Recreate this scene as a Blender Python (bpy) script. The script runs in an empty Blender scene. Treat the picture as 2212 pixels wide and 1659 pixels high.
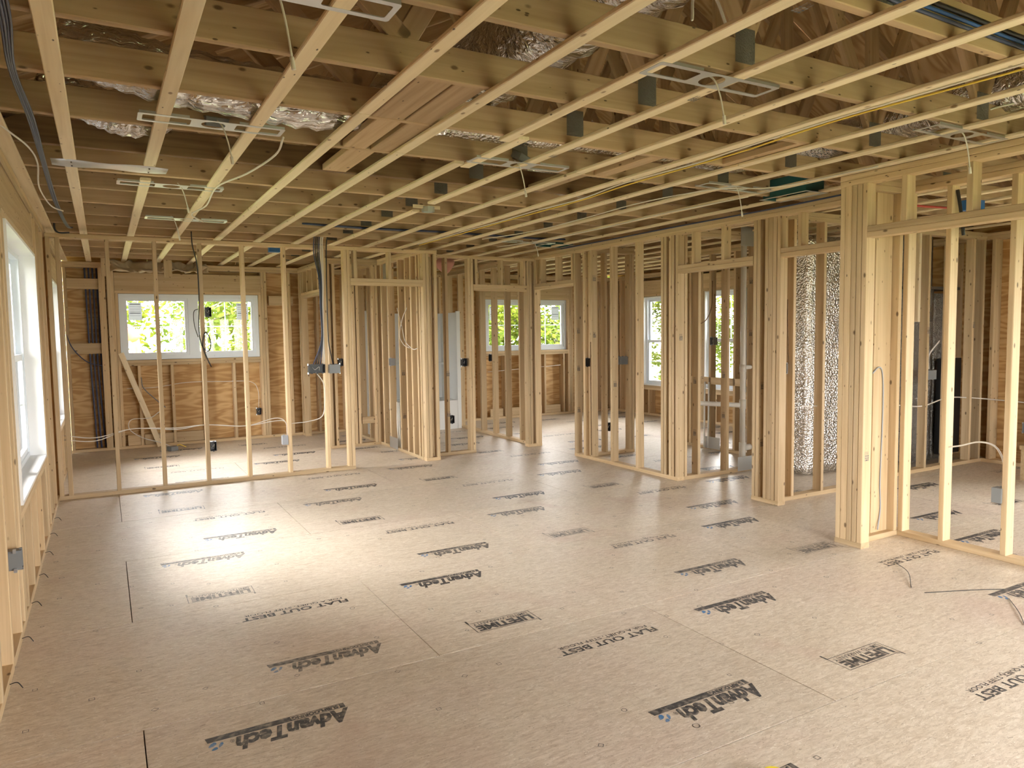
import bpy, math, random
from mathutils import Vector, Matrix, noise
random.seed(7)
C = bpy.context.scene.collection
sc = bpy.context.scene

# ------------------------------------------------------------------ camera, world, exposure
R = math.radians
yaw, pitch, roll = R(29.385), R(-4.0585), R(-0.823)
Fw = Vector((math.sin(yaw)*math.cos(pitch), math.cos(yaw)*math.cos(pitch), math.sin(pitch)))
Rt = Vector((math.cos(yaw), -math.sin(yaw), 0)); Up = Rt.cross(Fw)
cr = Rt*math.cos(roll) + Up*math.sin(roll); cu = -Rt*math.sin(roll) + Up*math.cos(roll)
cam = bpy.data.cameras.new('camera'); co = bpy.data.objects.new('camera', cam); C.objects.link(co)
cam.sensor_width = 36.0; cam.lens = 1562.85/2212*36.0; cam.clip_start = .02; cam.clip_end = 300
m = Matrix((cr, cu, -Fw)).transposed().to_4x4(); m.translation = (0, 0, 1.5); co.matrix_world = m
sc.camera = co
W = bpy.data.worlds.new('overcast_sky'); sc.world = W; W.use_nodes = True
bg = W.node_tree.nodes['Background']; bg.inputs[0].default_value = (1.0, .975, .945, 1); bg.inputs[1].default_value = 6.0
sun = bpy.data.lights.new('hazy_sun', 'SUN'); sun.energy = 2.6; sun.angle = R(55); sun.color = (1.0, .97, .92)
so = bpy.data.objects.new('hazy_sun', sun); C.objects.link(so); so.rotation_euler = Vector((.62, -.3, -.72)).to_track_quat('-Z', 'Y').to_euler()
sc.view_settings.view_transform = 'Standard'; sc.view_settings.look = 'None'
sc.view_settings.gamma = 1; sc.view_settings.use_curve_mapping = False
sc.view_settings.exposure = 2.2
sc.cycles.max_bounces = 12; sc.cycles.diffuse_bounces = 5; sc.cycles.transparent_max_bounces = 16
sc.cycles.sample_clamp_indirect = 8; sc.cycles.use_denoising = True

def portal(name, loc, rot, sx, sy):
    l = bpy.data.lights.new(name, 'AREA'); l.shape = 'RECTANGLE'; l.size = sx; l.size_y = sy; l.cycles.is_portal = True
    o = bpy.data.objects.new(name, l); C.objects.link(o); o.location = loc; o.rotation_euler = rot

# ------------------------------------------------------------------ materials
def mat(name, build):
    mm = bpy.data.materials.new(name); mm.use_nodes = True
    nt = mm.node_tree; b = nt.nodes['Principled BSDF']; build(nt, b); return mm
def N(nt, t, **kw):
    n = nt.nodes.new(t)
    for k, v in kw.items(): setattr(n, k, v)
    return n
def ramp(nt, src, stops):
    r = N(nt, 'ShaderNodeValToRGB'); e = r.color_ramp.elements
    while len(e) < len(stops): e.new(.5)
    for i, (p, c) in enumerate(stops):
        e[i].position = p; e[i].color = (*c, 1) if len(c) == 3 else c
    nt.links.new(src, r.inputs[0]); return r.outputs[0]
def objcoord(nt, scale, rnd=True):
    tc = N(nt, 'ShaderNodeTexCoord'); mp = N(nt, 'ShaderNodeMapping'); mp.inputs['Scale'].default_value = scale
    src = tc.outputs['Object']
    if rnd:
        oi = N(nt, 'ShaderNodeObjectInfo'); vm = N(nt, 'ShaderNodeVectorMath', operation='MULTIPLY_ADD')
        cb = N(nt, 'ShaderNodeCombineXYZ')
        for i in range(3): nt.links.new(oi.outputs['Random'], cb.inputs[i])
        vm.inputs[1].default_value = (37.0, 53.0, 71.0)
        nt.links.new(cb.outputs[0], vm.inputs[0]); nt.links.new(src, vm.inputs[2]); src = vm.outputs[0]
    nt.links.new(src, mp.inputs[0]); return mp.outputs[0]
def mixc(nt, fac, a, b):
    mx = N(nt, 'ShaderNodeMix', data_type='RGBA')
    for s, v in ((0, fac), (6, a), (7, b)):
        if hasattr(v, 'is_linked'): nt.links.new(v, mx.inputs[s])
        else: mx.inputs[s].default_value = v if s == 0 else (*v, 1)
    return mx.outputs[2]
def math_(nt, op, a, b=None):
    n = N(nt, 'ShaderNodeMath', operation=op)
    for i, v in enumerate((a, b)):
        if v is None: continue
        if hasattr(v, 'is_linked'): nt.links.new(v, n.inputs[i])
        else: n.inputs[i].default_value = v
    return n.outputs[0]

def lumber(light, mid, dark, knot, vmin=.82, vmax=1.12):
    def f(nt, b):
        nz = N(nt, 'ShaderNodeTexNoise'); nz.inputs['Scale'].default_value = 1; nz.inputs['Detail'].default_value = 4; nz.inputs['Distortion'].default_value = .6
        nt.links.new(objcoord(nt, (1.3, 30, 30)), nz.inputs['Vector'])
        base = ramp(nt, nz.outputs[0], [(.25, dark), (.5, mid), (.75, light)])
        bl = N(nt, 'ShaderNodeTexNoise'); bl.inputs['Scale'].default_value = 1; bl.inputs['Detail'].default_value = 2
        nt.links.new(objcoord(nt, (1.1, 4, 4)), bl.inputs['Vector'])
        base = mixc(nt, math_(nt, 'MULTIPLY', bl.outputs[0], .45), base, mid)
        vo = N(nt, 'ShaderNodeTexVoronoi'); vo.inputs['Scale'].default_value = 1
        nt.links.new(objcoord(nt, (7, 14, 14)), vo.inputs['Vector'])
        kn = ramp(nt, vo.outputs['Distance'], [(.08, (1, 1, 1)), (.15, (0, 0, 0))])
        sp = N(nt, 'ShaderNodeSeparateColor'); nt.links.new(vo.outputs['Color'], sp.inputs[0])
        pick = math_(nt, 'GREATER_THAN', sp.outputs[0], .5)
        kf = math_(nt, 'MULTIPLY', math_(nt, 'MULTIPLY', kn, pick), .8)
        base = mixc(nt, kf, base, knot)
        v2 = N(nt, 'ShaderNodeTexVoronoi'); v2.inputs['Scale'].default_value = 1; nt.links.new(objcoord(nt, (10, 26, 26)), v2.inputs['Vector'])
        nd = ramp(nt, v2.outputs['Distance'], [(.07, (1, 1, 1)), (.11, (0, 0, 0))]); s2 = N(nt, 'ShaderNodeSeparateColor'); nt.links.new(v2.outputs['Color'], s2.inputs[0])
        base = mixc(nt, math_(nt, 'MULTIPLY', math_(nt, 'MULTIPLY', nd, math_(nt, 'GREATER_THAN', s2.outputs[1], .58)), .85), base, (.07, .04, .025))
        oi = N(nt, 'ShaderNodeObjectInfo'); mr = N(nt, 'ShaderNodeMapRange')
        mr.inputs[3].default_value = vmin; mr.inputs[4].default_value = vmax
        nt.links.new(oi.outputs['Random'], mr.inputs[0])
        hs = N(nt, 'ShaderNodeHueSaturation'); nt.links.new(base, hs.inputs['Color']); nt.links.new(mr.outputs[0], hs.inputs['Value'])
        nt.links.new(hs.outputs[0], b.inputs['Base Color']); b.inputs['Roughness'].default_value = .62; b.inputs['Specular IOR Level'].default_value = .25
    return f
def ply(c1, c2, c3, sc_=1.0):
    def f(nt, b):
        v = objcoord(nt, (1.0*sc_, 5.5*sc_, 5.5*sc_))
        nz = N(nt, 'ShaderNodeTexNoise'); nz.inputs['Scale'].default_value = 1.1; nz.inputs['Detail'].default_value = 2; nz.inputs['Distortion'].default_value = .4
        nt.links.new(v, nz.inputs['Vector'])
        s = math_(nt, 'SINE', math_(nt, 'MULTIPLY', nz.outputs[0], 44.0))
        s = math_(nt, 'MULTIPLY_ADD', s, .5); nt.nodes[-1].inputs[2].default_value = .5
        base = ramp(nt, s, [(0, c1), (.55, c2), (1, c3)])
        fn = N(nt, 'ShaderNodeTexNoise'); fn.inputs['Scale'].default_value = 1; fn.inputs['Detail'].default_value = 4
        nt.links.new(objcoord(nt, (3, 90, 90)), fn.inputs['Vector'])
        base = mixc(nt, math_(nt, 'MULTIPLY', fn.outputs[0], .5), base, c2)
        nt.links.new(base, b.inputs['Base Color']); b.inputs['Roughness'].default_value = .6; b.inputs['Specular IOR Level'].default_value = .25
    return f
def plain(col, rough=.5, metal=0, spec=.5):
    def f(nt, b):
        b.inputs['Base Color'].default_value = (*col, 1); b.inputs['Roughness'].default_value = rough
        b.inputs['Metallic'].default_value = metal; b.inputs['Specular IOR Level'].default_value = spec
    return f
def foil(col, scale, strength, rough=.28, vor=False):
    def f(nt, b):
        b.inputs['Base Color'].default_value = (*col, 1); b.inputs['Metallic'].default_value = .95; b.inputs['Roughness'].default_value = rough
        v = objcoord(nt, scale)
        if vor:
            t = N(nt, 'ShaderNodeTexVoronoi'); o = t.outputs['Distance']
        else:
            t = N(nt, 'ShaderNodeTexNoise'); t.inputs['Detail'].default_value = 3; t.inputs['Distortion'].default_value = 1.2; o = t.outputs[0]
        t.inputs['Scale'].default_value = 1; nt.links.new(v, t.inputs['Vector'])
        bp = N(nt, 'ShaderNodeBump'); bp.inputs['Strength'].default_value = strength; bp.inputs['Distance'].default_value = .03
        nt.links.new(o, bp.inputs['Height']); nt.links.new(bp.outputs[0], b.inputs['Normal'])
    return f
def floor_mat(nt, b):
    tc = N(nt, 'ShaderNodeTexCoord'); geo = N(nt, 'ShaderNodeNewGeometry')
    def nz(scale, detail, dist=0):
        mp = N(nt, 'ShaderNodeMapping'); mp.inputs['Scale'].default_value = scale
        nt.links.new(geo.outputs['Position'], mp.inputs[0])
        n = N(nt, 'ShaderNodeTexNoise'); n.inputs['Scale'].default_value = 1; n.inputs['Detail'].default_value = detail; n.inputs['Distortion'].default_value = dist
        nt.links.new(mp.outputs[0], n.inputs['Vector']); return n.outputs[0]
    base = ramp(nt, nz((16, 60, 20), 6, 1.2), [(.3, (.45, .36, .27)), (.5, (.63, .545, .44)), (.7, (.79, .715, .61))])
    patch = ramp(nt, nz((.9, 1.6, 1), 3), [(.35, (.57, .49, .385)), (.5, (.66, .58, .475)), (.65, (.64, .525, .45))])
    base = mixc(nt, .4, base, patch)
    fl = ramp(nt, nz((42, 120, 60), 3, 2.5), [(.32, (1, 1, 1)), (.4, (0, 0, 0))])
    base = mixc(nt, math_(nt, 'MULTIPLY', fl, .7), base, (.3, .235, .17))
    fl2 = ramp(nt, nz((36, 100, 40), 2, 2.0), [(.62, (0, 0, 0)), (.7, (1, 1, 1))])
    base = mixc(nt, math_(nt, 'MULTIPLY', fl2, .7), base, (.86, .82, .74))
    fl3 = ramp(nt, nz((9, 34, 40), 2, 3.0), [(.24, (1, 1, 1)), (.29, (0, 0, 0))])
    base = mixc(nt, math_(nt, 'MULTIPLY', fl3, .6), base, (.22, .16, .11))
    st = ramp(nt, nz((1.7, 1.3, 1), 4, .8), [(.6, (0, 0, 0)), (.72, (1, 1, 1))])
    base = mixc(nt, math_(nt, 'MULTIPLY', st, .35), base, (.5, .35, .29))
    oi = N(nt, 'ShaderNodeObjectInfo'); mr = N(nt, 'ShaderNodeMapRange'); mr.inputs[3].default_value = .93; mr.inputs[4].default_value = 1.06
    nt.links.new(oi.outputs['Random'], mr.inputs[0])
    hs = N(nt, 'ShaderNodeHueSaturation'); nt.links.new(base, hs.inputs['Color']); nt.links.new(mr.outputs[0], hs.inputs['Value'])
    nt.links.new(hs.outputs[0], b.inputs['Base Color'])
    b.inputs['Roughness'].default_value = .42; b.inputs['Specular IOR Level'].default_value = .45
def ink(col):
    def f(nt, b):
        geo = N(nt, 'ShaderNodeNewGeometry'); n = N(nt, 'ShaderNodeTexNoise'); n.inputs['Scale'].default_value = 38; n.inputs['Detail'].default_value = 4
        nt.links.new(geo.outputs['Position'], n.inputs['Vector'])
        oi = N(nt, 'ShaderNodeObjectInfo'); sp = N(nt, 'ShaderNodeSeparateColor'); nt.links.new(oi.outputs['Color'], sp.inputs[0])
        f1 = math_(nt, 'SUBTRACT', math_(nt, 'MULTIPLY', n.outputs[0], 1.7), sp.outputs[0])
        cl = N(nt, 'ShaderNodeClamp'); nt.links.new(f1, cl.inputs[0])
        base = mixc(nt, cl.outputs[0], col, (.6, .53, .44))
        nt.links.new(base, b.inputs['Base Color']); b.inputs['Roughness'].default_value = .45
    return f
def glass(nt, b):
    tr = N(nt, 'ShaderNodeBsdfTransparent'); gl = N(nt, 'ShaderNodeBsdfGlossy'); gl.inputs['Roughness'].default_value = .02
    fr = N(nt, 'ShaderNodeFresnel'); fr.inputs[0].default_value = 1.3; mx = N(nt, 'ShaderNodeMixShader')
    nt.links.new(fr.outputs[0], mx.inputs[0]); nt.links.new(tr.outputs[0], mx.inputs[1]); nt.links.new(gl.outputs[0], mx.inputs[2])
    nt.links.new(mx.outputs[0], nt.nodes['Material Output'].inputs[0])
def leaf(c1, c2):
    def f(nt, b):
        oi = N(nt, 'ShaderNodeNewGeometry'); r = ramp(nt, oi.outputs['Random Per Island'], [(0, c1), (1, c2)])
        d = N(nt, 'ShaderNodeBsdfDiffuse'); t = N(nt, 'ShaderNodeBsdfTranslucent'); mx = N(nt, 'ShaderNodeMixShader'); mx.inputs[0].default_value = .5
        nt.links.new(r, d.inputs[0]); nt.links.new(r, t.inputs[0]); nt.links.new(d.outputs[0], mx.inputs[1]); nt.links.new(t.outputs[0], mx.inputs[2])
        nt.links.new(mx.outputs[0], nt.nodes['Material Output'].inputs[0])
    return f
M = {
 'stud': mat('spruce_stud', lumber((.69, .54, .345), (.6, .45, .27), (.48, .34, .19), (.085, .042, .02))),
 'joist': mat('spruce_joist', lumber((.58, .42, .265), (.49, .345, .205), (.38, .255, .14), (.09, .045, .022), .8, 1.08)),
 'olddark': mat('stained_joist', lumber((.26, .165, .085), (.2, .12, .06), (.1, .06, .03), (.05, .03, .02), .9, 1.05)),
 'strap': mat('strapping', lumber((.84, .73, .54), (.77, .65, .45), (.66, .53, .35), (.2, .11, .05), .9, 1.08)),
 'rawpost': mat('muddy_stud_base', lumber((.6, .52, .4), (.5, .42, .31), (.38, .3, .2), (.13, .065, .03))),
 'ply': mat('plywood', ply((.44, .25, .095), (.58, .37, .165), (.68, .47, .235))),
 'roofply': mat('roof_plywood', ply((.38, .23, .1), (.54, .37, .19), (.62, .45, .25), .9)),
 'floor': mat('subfloor', floor_mat),
 'ink': mat('black_print', ink((.05, .05, .055))), 'blueink': mat('blue_print', ink((.07, .2, .42))),
 'seam': mat('seam', plain((.12, .09, .06), .9)),
 'white': mat('white_vinyl', plain((.76, .82, .88), .35)), 'drywall': mat('white_jamb_board', plain((.84, .85, .86), .6)),
 'glass': mat('window_glass', glass), 'sticker': mat('window_sticker', leaf((.5, .52, .53), (.5, .52, .53))), 'stickerink': mat('sticker_print', plain((.12, .12, .14), .6)),
 'gasket': mat('black_gasket', plain((.02, .02, .02), .6)),
 'galv': mat('galvanised_steel', plain((.62, .65, .67), .38, .9)), 'galvdark': mat('dull_steel_plate', foil((.2, .19, .17), (130, 130, 130), .5, .55)),
 'black': mat('black_plastic', plain((.018, .018, .02), .4)), 'grey': mat('grey_plastic', plain((.2, .21, .215), .5)),
 'lgrey': mat('light_grey_plastic', plain((.36, .38, .41), .5)),
 'cable': mat('white_cable', plain((.72, .68, .62), .5)), 'yellow': mat('yellow_cable', plain((.78, .56, .08), .5)),
 'bluec': mat('blue_cable', plain((.045, .06, .13), .4)), 'brightblue': mat('bright_blue_cable', plain((.03, .1, .32), .4)),
 'redc': mat('red_pipe', plain((.5, .05, .04), .4)), 'tealbox': mat('teal_duct_boot', plain((.01, .09, .1), .4)), 'bluebox': mat('blue_box', plain((.02, .13, .4), .4)),
 'pvc': mat('pvc_pipe', plain((.78, .77, .72), .35)), 'tub': mat('white_fibreglass', plain((.74, .76, .75), .25)),
 'foil': mat('flexible_foil', foil((.66, .65, .64), (7, 26, 26), .9, .14)), 'bubble': mat('bubble_foil', foil((.85, .84, .81), (50, 50, 50), .5, .25, True)),
 'darkfoil': mat('speckled_dark_foil', foil((.42, .42, .41), (40, 40, 40), 1.0, .3)),
 'fabric': mat('tan_plastic_sheet', plain((.66, .54, .38), .45)), 'pinkins': mat('pink_insulation', plain((.6, .3, .26), .9)),
 'bark': mat('bark', plain((.2, .18, .16), .9)), 'grass': mat('grass', plain((.12, .15, .05), .95)), 'orange': mat('orange_paint', plain((.75, .15, .06), .45)),
 'leaf1': mat('spring_leaves', leaf((.075, .12, .012), (.19, .215, .03))), 'leaf2': mat('young_leaves', leaf((.06, .1, .015), (.16, .2, .04))),
 'tapey': mat('yellow_case', plain((.85, .7, .05), .4)), 'tape_tip': mat('tape_black', plain((.03, .03, .03), .5)),
}

# ------------------------------------------------------------------ mesh helpers
def link(name, me, parent=None, material=None, loc=(0, 0, 0), rot=None):
    o = bpy.data.objects.new(name, me); C.objects.link(o)
    if parent is not None: o.parent = parent
    o.location = loc
    if rot is not None: o.rotation_euler = rot
    if material is not None and me is not None and len(me.materials) == 0: me.materials.append(M[material])
    return o
def pydata(name, V, F, smooth=False):
    me = bpy.data.meshes.new(name); me.from_pydata([tuple(v) for v in V], [], F); me.update()
    if smooth:
        for p in me.polygons: p.use_smooth = True
    return me
def empty(name, loc=(0, 0, 0), parent=None):
    o = bpy.data.objects.new(name, None); C.objects.link(o); o.location = loc; o.empty_display_size = .1
    if parent is not None: o.parent = parent
    return o
def thing(name, label, cat, loc=(0, 0, 0), group=None):
    o = empty(name, loc); o['label'] = label; o['category'] = cat
    if group: o['group'] = group
    return o
def tag(o, label, cat, group=None):
    o['label'] = label; o['category'] = cat
    if group: o['group'] = group
    return o
def struct(name, label=None, loc=(0, 0, 0)):
    o = empty(name, loc); o['kind'] = 'structure'
    if label: o['label'] = label
    return o
_cache = {}
def lum_mesh(l, a, b, mk):
    """lumber of length l along local X, section a (Y) x b (Z), eased long edges, centred"""
    k = (round(l, 4), round(a, 4), round(b, 4), mk)
    if k in _cache: return _cache[k]
    c = min(.0035, a*.2, b*.2); ha, hb, hl = a/2, b/2, l/2
    sec = [(-ha+c, -hb), (ha-c, -hb), (ha, -hb+c), (ha, hb-c), (ha-c, hb), (-ha+c, hb), (-ha, hb-c), (-ha, -hb+c)]
    V = [(s*hl, y, z) for s in (-1, 1) for y, z in sec]
    F = [tuple(reversed(range(8))), tuple(range(8, 16))] + [(i, (i+1) % 8, 8+(i+1) % 8, 8+i) for i in range(8)]
    me = pydata('lumber', V, F); me.materials.append(M[mk]); _cache[k] = me; return me
def bar(parent, name, a, b, mk='stud', grain=None):
    """axis-aligned piece between corners a and b (world), grain along its longest side"""
    base = Vector((0, 0, 0)); p = parent
    while p is not None: base += p.location; p = p.parent
    a, b = Vector([min(x, y) for x, y in zip(a, b)]), Vector([max(x, y) for x, y in zip(a, b)])
    d = b-a; c = (a+b)/2
    g = grain if grain is not None else max(range(3), key=lambda i: d[i])
    if g == 0: me = lum_mesh(d.x, d.y, d.z, mk); rot = (0, 0, 0)
    elif g == 1: me = lum_mesh(d.y, d.x, d.z, mk); rot = (0, 0, math.pi/2)
    else: me = lum_mesh(d.z, d.y, d.x, mk); rot = (0, -math.pi/2, 0)
    return link(name, me, parent, None, c-base, rot)
def stick(parent, name, p, q, a, b, mk='stud'):
    """piece from p to q lying in the XZ plane (a: thickness in Y, b: depth)"""
    p, q = Vector(p), Vector(q); d = q-p; L = d.length
    base = Vector((0, 0, 0)); pp = parent
    while pp is not None: base += pp.location; pp = pp.parent
    o = link(name, lum_mesh(L, a, b, mk), parent, None, (p+q)/2-base)
    x = d.normalized(); yv = Vector((0, 1, 0)) if abs(x.y) < .9 else Vector((1, 0, 0))
    z = x.cross(yv).normalized(); yv = z.cross(x)
    o.rotation_euler = Matrix((x, yv, z)).transposed().to_euler(); return o
def boxes(name, bs, bevel=0):
    V, F = [], []
    for a, b in bs:
        n = len(V); V += [(x, y, z) for x in (a[0], b[0]) for y in (a[1], b[1]) for z in (a[2], b[2])]
        F += [tuple(n+i for i in f) for f in ((0, 1, 3, 2), (4, 6, 7, 5), (0, 4, 5, 1), (2, 3, 7, 6), (0, 2, 6, 4), (1, 5, 7, 3))]
    return pydata(name, V, F)
def ring(name, o0, o1, i0, i1, ax, t0, t1):
    """rectangular ring; (o0,o1) outer and (i0,i1) inner corners in the plane across axis ax, from t0 to t1 along ax"""
    V = []
    for t in (t0, t1):
        for (p, q) in ((o0, o1), (i0, i1)):
            for u, v in ((p[0], p[1]), (q[0], p[1]), (q[0], q[1]), (p[0], q[1])):
                c = [u, v]; c.insert(ax, t); V.append(tuple(c))
    F = []
    for i in range(4):
        j = (i+1) % 4
        F += [(i, j, 4+j, 4+i), (8+i, 12+i, 12+j, 8+j), (i, 8+i, 8+j, j), (4+i, 4+j, 12+j, 12+i)]
    return pydata(name, V, F)
def open_box(name, a, b, t, ax, sgn):
    """one connected tray from a to b, wall thickness t, open on side sgn of axis ax"""
    a, b = list(a), list(b); u, v = [i for i in range(3) if i != ax]
    of, bk = (b[ax], a[ax]) if sgn > 0 else (a[ax], b[ax]); ib = bk+sgn*t
    V = []
    for d, m_ in ((bk, 0), (of, 0), (of, t), (ib, t)):
        for x, y in ((a[u]+m_, a[v]+m_), (b[u]-m_, a[v]+m_), (b[u]-m_, b[v]-m_), (a[u]+m_, b[v]-m_)):
            c = [0, 0, 0]; c[ax] = d; c[u] = x; c[v] = y; V.append(tuple(c))
    F = [(0, 1, 2, 3), (12, 13, 14, 15)] + [(4*k+i, 4*k+(i+1) % 4, 4*k+4+(i+1) % 4, 4*k+4+i) for k in range(3) for i in range(4)]
    return pydata(name, V, F)
def smoothpath(pts, n=6):
    P = [Vector(p) for p in pts]
    if len(P) < 3: return P
    out = []; Q = [P[0]*2-P[1]] + P + [P[-1]*2-P[-2]]
    for i in range(1, len(Q)-2):
        p0, p1, p2, p3 = Q[i-1:i+3]
        for k in range(n):
            t = k/n
            out.append(.5*((2*p1) + (p2-p0)*t + (2*p0-5*p1+4*p2-p3)*t*t + (3*p1-p0-3*p2+p3)*t**3))
    out.append(P[-1]); return out
def tube_mesh(name, pts, r, seg=6, n=6, rfun=None, sm=True):
    P = smoothpath(pts, n) if n > 1 else [Vector(p) for p in pts]
    V, F = [], []; prev = None
    for i, p in enumerate(P):
        t = (P[min(i+1, len(P)-1)]-P[max(i-1, 0)]).normalized()
        if prev is None:
            up = Vector((0, 0, 1)) if abs(t.z) < .9 else Vector((1, 0, 0)); prev = t.cross(up).normalized()
        prev = (prev - t*prev.dot(t)).normalized(); b = t.cross(prev)
        for k in range(seg):
            a = 2*math.pi*k/seg; rr = rfun(i, k, a) if rfun else r
            V.append(p + prev*math.cos(a)*rr + b*math.sin(a)*rr)
    for i in range(len(P)-1):
        for k in range(seg): F.append((i*seg+k, i*seg+(k+1) % seg, (i+1)*seg+(k+1) % seg, (i+1)*seg+k))
    F.append(tuple(reversed(range(seg)))); F.append(tuple(range((len(P)-1)*seg, len(P)*seg)))
    return pydata(name, V, F, sm)

# ------------------------------------------------------------------ levels
S = .038; T = .089; ZP = 2.43; ZS = 2.515; ZJ = 2.534
XL, XR, YB, YF = -.42, 8.42, 11.05, -1.4      # inner faces of the outer walls

# ------------------------------------------------------------------ floor of printed panels
floor = struct('floor', 'tan printed wooden subfloor panels')
def font_mesh(name, lines, mk):
    """lines: (text, size, x, y, width, bold, shear) -> one flat mesh"""
    V, F = [], []
    for txt, size, x, y, width, bold, shear in lines:
        cu_ = bpy.data.curves.new('lettering', 'FONT'); cu_.body = txt; cu_.size = size; cu_.shear = shear; cu_.offset = bold; cu_.resolution_u = 2
        o = bpy.data.objects.new('lettering', cu_); C.objects.link(o)
        bpy.context.view_layer.update()
        me = bpy.data.meshes.new_from_object(o.evaluated_get(bpy.context.evaluated_depsgraph_get()))
        xs = [v.co.x for v in me.vertices]; k = width/(max(xs)-min(xs)) if width else 1; x0 = min(xs); n = len(V)
        V += [(x+(v.co.x-x0)*k, y+v.co.y, 0) for v in me.vertices]; F += [tuple(n+i for i in p.vertices) for p in me.polygons]
        bpy.data.objects.remove(o); bpy.data.curves.remove(cu_); bpy.data.meshes.remove(me)
    return V, F
def rect(V, F, x0, y0, x1, y1, sk=0):
    n = len(V); V += [(x0, y0, 0), (x1, y0, 0), (x1+sk, y1, 0), (x0+sk, y1, 0)]; F.append((n, n+1, n+2, n+3))
V, F = font_mesh('logo', [('AdvanTech', .086, .012, .036, .435, .0042, .3), ('®', .022, .448, .038, 0, 0, 0)], 'ink')
rect(V, F, .235, .004, .545, .028, -.006); rect(V, F, .02, .004, .04, .028); rect(V, F, .02, .0255, .24, .028); rect(V, F, .02, .004, .24, .0065)
Vt, Ft = font_mesh('logo2', [('SUBFLOORING', .02, .045, .0095, .185, .0012, 0)], 'ink')
n0 = len(V); V += Vt; F += [tuple(n0+i for i in f) for f in Ft]
V = [(v[0], v[1]*1.5-.012, 0) for v in V]
me_logo = pydata('printed_logo', V, F); me_logo.materials.append(M['ink'])
def leaf_blob(cx, cy, a, l, w):
    n = len(V); ca, sa = math.cos(a), math.sin(a); q = []
    for i in range(8):
        t = 2*math.pi*i/8; x, y = math.cos(t)*l, math.sin(t)*w*(1-.4*math.cos(t)); q.append((cx+x*ca-y*sa, cy+x*sa+y*ca, 0))
    V.extend(q); F.append(tuple(range(n, n+8)))
V, F = [], []
leaf_blob(.525, .042, .5, .017, .008); leaf_blob(.497, .05, .9, .014, .006); leaf_blob(.52, .062, .3, .012, .006)
V = [(v[0], v[1]*1.5-.012, 0) for v in V]
me_leaf = pydata('printed_leaves', V, F); me_leaf.materials.append(M['blueink'])
V, F = font_mesh('slogan', [('FLAT OUT BEST', .066, 0, .04, .57, .002, 0), ('FOR A QUIET, STIFF FLOOR', .034, .02, 0, .53, .0005, 0), ('TM', .014, .585, .08, 0, 0, 0)], 'ink')
me_slogan = pydata('printed_slogan', V, F); me_slogan.materials.append(M['ink'])
V, F = font_mesh('warranty', [('LIFETIME', .07, .02, .042, .32, .0035, 0), ('LIMITED WARRANTY', .034, .02, .01, .32, .0003, 0)], 'ink')
for q in ((0, 0, .36, .003), (0, .1, .36, .103), (0, 0, .004, .103), (.356, 0, .36, .103), (.352, -.03, .362, 0), (0, .103, .008, .125)): rect(V, F, *q)
V = [(v[0], v[1]*1.2, 0) for v in V]
me_warr = pydata('printed_warranty', V, F); me_warr.materials.append(M['ink'])
V, F = font_mesh('note', [('AUTOESPACIADORES. NO CIERRE LA ABERTURA. SEPARE LOS PANELES', .03, 0, 0, 1.75, 0, 0)], 'ink')
me_note = pydata('printed_note', V, F); me_note.materials.append(M['ink'])
def put(me, name, parent, x, y, fade):
    o = link(name, me, parent, None, (x-parent.location.x, y-parent.location.y, .0126), (0, 0, math.pi)); o.color = (fade, fade, fade, 1); return o
sub = boxes('under_slab', [((XL-.16, YF-.16, -.25), (XR+.16, YB+.16, -.0242))]); sub.materials.append(M['seam'])
link('subfloor_core', sub, floor)
_pm = {}
def panel_mesh(dx, dy):
    k = (round(dx, 3), round(dy, 3))
    if k not in _pm:
        g = .0011; hx, hy = dx/2-g, dy/2-g; c = .0012
        V = [(sx*(hx-(c if z > 0 else 0)), sy*(hy-(c if z > 0 else 0)), z) for z in (-.012, .012) for sx, sy in ((-1, -1), (1, -1), (1, 1), (-1, 1))]
        me = pydata('panel', V, [(3, 2, 1, 0), (4, 5, 6, 7), (0, 1, 5, 4), (1, 2, 6, 5), (2, 3, 7, 6), (3, 0, 4, 7)]); me.materials.append(M['floor']); _pm[k] = me
    return _pm[k]
PW, PL = 1.2085, 2.44
for r in range(-6, 7):
    y0 = 3.033+PW*r; y1 = y0+PW; ya, yb = max(y0, YF-.15), min(y1, YB+.15)
    if yb-ya < .02: continue
    sh = (r % 2)*1.235
    for n in range(-3, 5):
        x0 = 1.3-sh+PL*n; x1 = x0+PL; xa, xb = max(x0, XL-.15), min(x1, XR+.15)
        if xb-xa < .02: continue
        p = link('floor_panel', panel_mesh(xb-xa, yb-ya), floor, None, ((xa+xb)/2, (ya+yb)/2, -.012))
        if y1 < 1.0: continue
        rnd = random.Random(r*31+n)
        off = sh if r % 2 else 0
        def inside(x, w): return xa-.02 < x-w and x < xb+.02
        for mm in range(-2, 5):
            bx = PL*mm+(1.22 if r % 2 else 0)
            for me, nm, lx, ly, w in ((me_logo, 'printed_logo', .57+.555, .25+.065, .55), (me_slogan, 'printed_slogan', .54+.6, .93+.06, .6), (me_warr, 'printed_warranty', 1.55+.38, .26, .37), (me_logo, 'printed_logo', 1.47+.555, .98+.03, .55), (me_note, 'printed_note', .25+1.85, .055, 1.7), (me_note, 'printed_note', .35+1.85, 1.17, 1.7)):
                X = bx+lx; cen = X-w/2
                if not (xa <= cen < xb) or X > xb-.004 or X-w < xa+.004: continue
                if not (ya+.02 < y0+ly < yb): continue
                fd = rnd.uniform(.5, .95) if me is not me_note else rnd.uniform(.35, .7)
                if y0 < 2 and me is not me_note: fd = .8
                put(me, nm, p, X, y0+ly, fd)
                if me is me_logo: put(me_leaf, 'printed_leaves', p, X, y0+ly, fd)
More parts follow.
